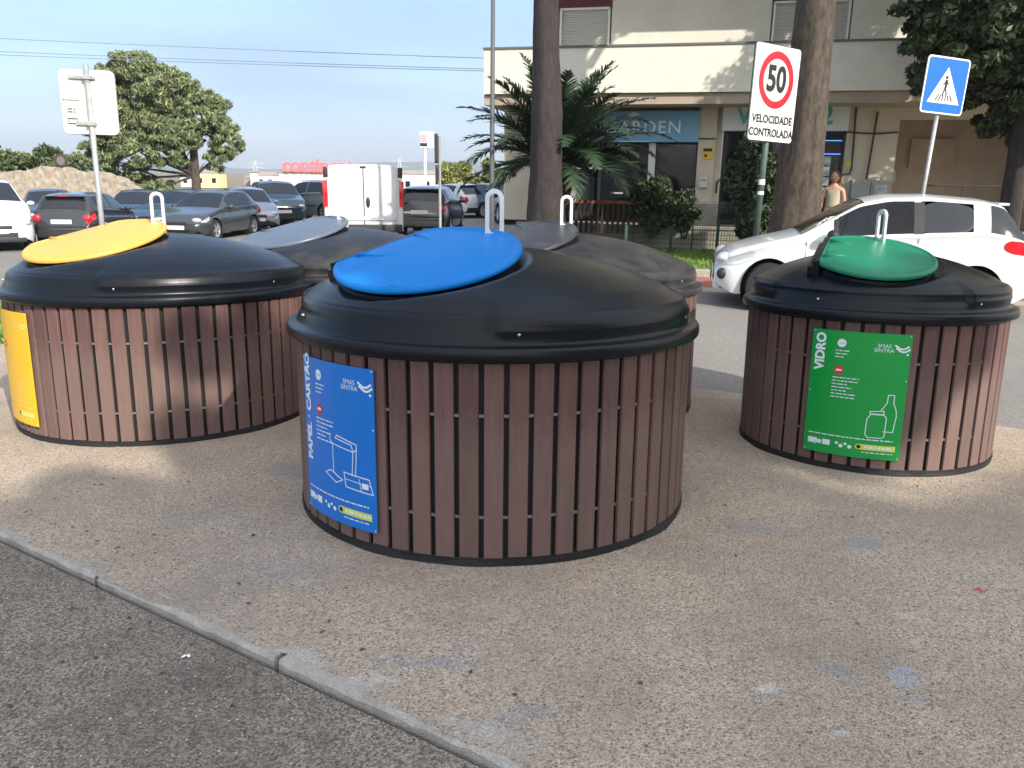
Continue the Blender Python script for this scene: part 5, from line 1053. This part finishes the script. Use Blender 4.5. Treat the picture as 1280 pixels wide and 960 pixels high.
for i, (x, y, w, h, z, mt, lb) in enumerate(((-40.0, 108, 3.0, 1.9, -.5, 'far_yellow', 'yellow shed left of the pylon beyond the car park'), (-43.5, 112, 3.2, 1.7, -.5, 'far_white', 'small white house behind the eucalyptus trunk'), (-33.6, 112, 2.0, 1.7, -.5, 'far_white', 'cream hut below the red letters'), (-38.0, 130, 9, 1.2, -.5, 'far_roof', 'low grey roofs left of the store'), (-10.5, 90, 3.5, 2.1, -.5, 'far_white', 'small cream house just right of the white van'), (-5.5, 95, 5., 1.6, -.5, 'far_roof', 'low grey sheds beyond the hatchbacks'))):
    b_ = empty('far_building', (x, y, z)); tag(b_, lb, 'building', 'small buildings beyond the car park'); m = MB(); m.box((0, 0, h / 2), (w, 3, h)); m.build('wall', mt, b_)
    m = MB(); m.add([(-w / 2 - .1, -1.6, h), (w / 2 + .1, -1.6, h), (w / 2 + .1, 1.6, h), (-w / 2 - .1, 1.6, h), (-w / 2, 0, h + .4), (w / 2, 0, h + .4)], [(0, 1, 5, 4), (2, 3, 4, 5), (0, 4, 3), (1, 2, 5), (0, 3, 2, 1)]); m.build('roof', 'far_roof', b_)
    for q_ in (-.3, .3): m = MB(); m.box((w * q_, -1.51, h * .5), (.5, .04, .6)); m.build('window', 'dark_glass', b_)
for (x, y, s, lb) in ((-47.3, 150, 1., 'lattice pylon left of the red letters'), (-21, 150, .9, 'small lattice pylon above the white van')):
    py_ = empty('pylon', (x, y, -1)); tag(py_, lb, 'pylon', 'distant pylons'); m = MB(); h = 4.6 * s + (1.2 if s < 1 else 0)
    for sx_ in (-1, 1):
        for sy_ in (-1, 1): m.tube([(sx_ * .6, sy_ * .6, 0), (sx_ * .1, sy_ * .1, h)], .05, 4)
    for k in range(5): z = h * k / 5; w = .6 - .5 * k / 5; m.tube([(-w, -w, z), (w * .9, w, z + h / 5)], .03, 4); m.tube([(w, -w, z), (-w * .9, w, z + h / 5)], .03, 4)
    m.build('mast', 'galv', py_)
    for z in (h * .72, h * .88): m = MB(); m.tube([(-1.6, 0, z), (0, 0, z + .15), (1.6, 0, z)], .05, 4); m.build('cross_arm', 'galv', py_)
tt = empty('totem_sign', (-6.55, 60, -.5)); tag(tt, 'tall white totem pole with a square price sign beyond the cars', 'sign')
m = MB(); m.tube([(0, 0, 0), (0, 0, 4.3)], .11, 12); m.build('pole', 'sign_white', tt); m = MB(); m.box((.15, 0, 4.5), (.95, .35, 1.1), bev=.03); m.build('sign_box', 'sign_white', tt); m = MB(); m.box((-.05, -.19, 4.62), (.45, .04, .5)); m.build('pink_field', mat('pale_pink', (.62, .33, .33), .5), tt); m = MB(); m.box((-.05, -.19, 4.17), (.52, .04, .22)); m.build('dark_field', 'dark_frame', tt)

# ================================================================== PERSON walking on the far pavement
def skinobj(name, verts, edges, radii, m, par=None, sub=2):
    me = bpy.data.meshes.new(name); me.from_pydata(verts, edges, []); o = bpy.data.objects.new(name, me); C.objects.link(o)
    md = o.modifiers.new('s', 'SKIN'); md.use_smooth_shade = True; sd = o.modifiers.new('d', 'SUBSURF'); sd.levels = sd.render_levels = sub
    for v, r_ in zip(me.skin_vertices[0].data, radii): v.radius = r_ if hasattr(r_, '__len__') else (r_, r_)
    me.skin_vertices[0].data[0].use_root = True
    dg = bpy.context.evaluated_depsgraph_get(); nm = bpy.data.meshes.new_from_object(o.evaluated_get(dg)); bpy.data.objects.remove(o); nm.materials.clear(); nm.polygons.foreach_set('use_smooth', [True] * len(nm.polygons)); nm.name = name
    return link(name, nm, par, m)
px_, py_ = 5.93, 15.2; pe = empty('person', (px_, py_, float(G(px_, py_)) + .118), R_(-35)); tag(pe, 'long-haired woman in tan sleeveless top and turquoise shorts beyond the white car', 'person')
# facing -Y local; height 1.66
bv = [(0, 0, .93), (0, .0, 1.08), (0, .01, 1.24), (0, .01, 1.36), (0, 0, 1.43), (0, -.01, 1.50),
      (.09, 0, .88), (.10, -.02, .50), (.10, .02, .09), (.11, -.10, .04), (-.09, 0, .88), (-.10, -.10, .50), (-.10, -.02, .10), (-.11, -.14, .05),
      (.155, 0, 1.36), (.20, .03, 1.12), (.22, -.04, .90), (.22, -.07, .82), (-.155, 0, 1.36), (-.20, .0, 1.12), (-.19, -.12, .95), (-.17, -.17, .90)]
be = [(0, 1), (1, 2), (2, 3), (3, 4), (4, 5), (0, 6), (6, 7), (7, 8), (8, 9), (0, 10), (10, 11), (11, 12), (12, 13), (3, 14), (14, 15), (15, 16), (16, 17), (3, 18), (18, 19), (19, 20), (20, 21)]
br = [(.15, .11), (.115, .085), (.13, .09), (.12, .08), (.055, .055), (.048, .05), (.085, .09), .055, .036, .035, (.085, .09), .055, .036, .035, .05, .038, .028, .026, .05, .038, .028, .026]
bo = skinobj('body', bv, be, br, 'skin', pe)
m = MB(); m.ell((0, -.01, 1.575), (.072, .09, .105), 24, 16); m.ell((0, -.098, 1.565), (.012, .018, .02), 10, 8)
for s_ in (-1, 1): m.ell((s_ * .073, .0, 1.565), (.01, .02, .03), 10, 8)
m.build('head', 'skin', pe, smooth=True)
for s_ in (-1, 1): m = MB(); m.ell((s_ * .028, -.088, 1.587), (.012, .008, .007), 10, 8); m.build('eye', 'trim', pe, smooth=True)
m = MB(); m.ell((0, -.093, 1.527), (.022, .008, .007), 10, 8); m.build('mouth', 'lamp_red', pe, smooth=True)
m = MB(); m.ell((0, .018, 1.60), (.088, .098, .10), 24, 14); m.ell((0, .06, 1.47), (.10, .06, .17), 20, 12); m.ell((.075, .03, 1.45), (.035, .05, .15), 14, 10); m.ell((-.075, .03, 1.45), (.035, .05, .15), 14, 10); m.build('hair', 'hair', pe, smooth=True)
skinobj('top', [(0, 0, .98), (0, 0, 1.10), (0, .005, 1.24), (0, .005, 1.35), (.085, .005, 1.405), (-.085, .005, 1.405)], [(0, 1), (1, 2), (2, 3), (3, 4), (3, 5)], [(.155, .12), (.128, .098), (.142, .102), (.13, .09), (.055, .06), (.055, .06)], 'top_tan', pe)
skinobj('shorts', [(0, 0, .95), (.085, 0, .86), (.1, -.01, .70), (-.085, 0, .86), (-.1, -.04, .70)], [(0, 1), (1, 2), (0, 3), (3, 4)], [(.165, .13), (.105, .11), .10, (.105, .11), .10], 'skirt_teal', pe)
for s_, y_ in ((1, -.04), (-1, -.08)): m = MB(); m.ell((s_ * .11, y_ - .01, .035), (.045, .12, .04), 14, 8); m.build('shoe', 'shoe', pe, smooth=True)
for s_, hx, hy, hz in ((1, .22, -.08, .80), (-1, -.165, -.185, .885)):
    for k in range(4): x = hx + (k - 1.5) * .016 * .5; y = hy + (k - 1.5) * .017; m = MB(); m.tube([(x, y, hz + .01), (x + .004 * s_, y - .01, hz - .035), (x - .004 * s_, y - .022, hz - .065)], [.0095, .0085, .006], 8); m.build('finger', 'skin', bo, smooth=True)
    m = MB(); m.tube([(hx, hy - .025, hz + .03), (hx - .01 * s_, hy - .048, hz), (hx - .014 * s_, hy - .05, hz - .025)], [.011, .0095, .007], 8); m.build('thumb', 'skin', bo, smooth=True)

# ================================================================== LITTER
def scrap(x, y, s, m_, label, dz=0., name='paper_scrap', cat='litter'):
    V = []; F = []; n = 5
    for i in range(n):
        for j in range(n): V.append((x + (i - 2) * s * random.uniform(.8, 1.1), y + (j - 2) * s * .6 * random.uniform(.7, 1.2), G(x, y) + dz + .004 + random.uniform(0, s * .8)))
    for i in range(n - 1):
        for j in range(n - 1):
            if random.random() < .85: F.append((i * n + j, (i + 1) * n + j, (i + 1) * n + j + 1, i * n + j + 1))
    o = pyobj(name, V, F, m_); md = o.modifiers.new('t', 'SOLIDIFY'); md.thickness = .0008; return tag(o, label, cat)
scrap(-1.105, 2.39, .0075, 'paper_scrap', 'crumpled white paper scrap on the dark road edge', -.03)
for i, (x, y, lb) in enumerate(((-1.0, 2.55, 'small dark dry leaf on the road near the kerb joint'), (-1.33, 2.62, 'small dark dry leaf on the road left of the paper scrap'), (-.85, 2.12, 'brown dry leaf on the road nearest the bottom edge'))):
    scrap(x, y, .0035, 'bark', lb, -.03, 'dry_leaf', 'leaf')

# ================================================================== HAZE over the distance
m, n, l, b = newmat('haze_mat'); n.remove(b); pvn = n.new('ShaderNodeVolumePrincipled'); pvn.inputs['Color'].default_value = (.86, .92, 1., 1); pvn.inputs['Density'].default_value = .00042; pvn.inputs['Anisotropy'].default_value = .2
l.new(pvn.outputs[0], n['Material Output'].inputs['Volume'])
mb = MB(); mb.box((0, 0, 59), (8000, 8000, 140)); o = mb.build('haze', 'haze_mat'); tag(o, kind='stuff'); tag(o, 'pale blue haze over the distant hills and roofs', 'haze')

# dry leaf and twig bits lying about
m = MB()
for i in range(420):
    if i % 2: x, y = onpave(); dz = .003
    else: x, y = onroad(); dz = -.027
    L_2 = random.uniform(.004, .014); a = random.uniform(0, 6.3); w_ = L_2 * random.choice((.12, .45, .6)); z = G(x, y) + dz; d = Vector((math.cos(a), math.sin(a), 0)); n = Vector((-d.y, d.x, 0)); p = Vector((x, y, z))
    m.add([p - d * L_2, p - n * w_ + Vector((0, 0, .002)), p + d * L_2 + Vector((0, 0, .003)), p + n * w_ + Vector((0, 0, .002)), p + Vector((0, 0, .004))], [(0, 1, 4), (1, 2, 4), (2, 3, 4), (3, 0, 4)])
mat('debris_mat', (.10, .07, .045), .9, island=.6)
tag(m.build('leaf_debris', 'debris_mat'), 'small bits of dry leaf and twig scattered over the pavement and road', 'debris', kind='stuff')
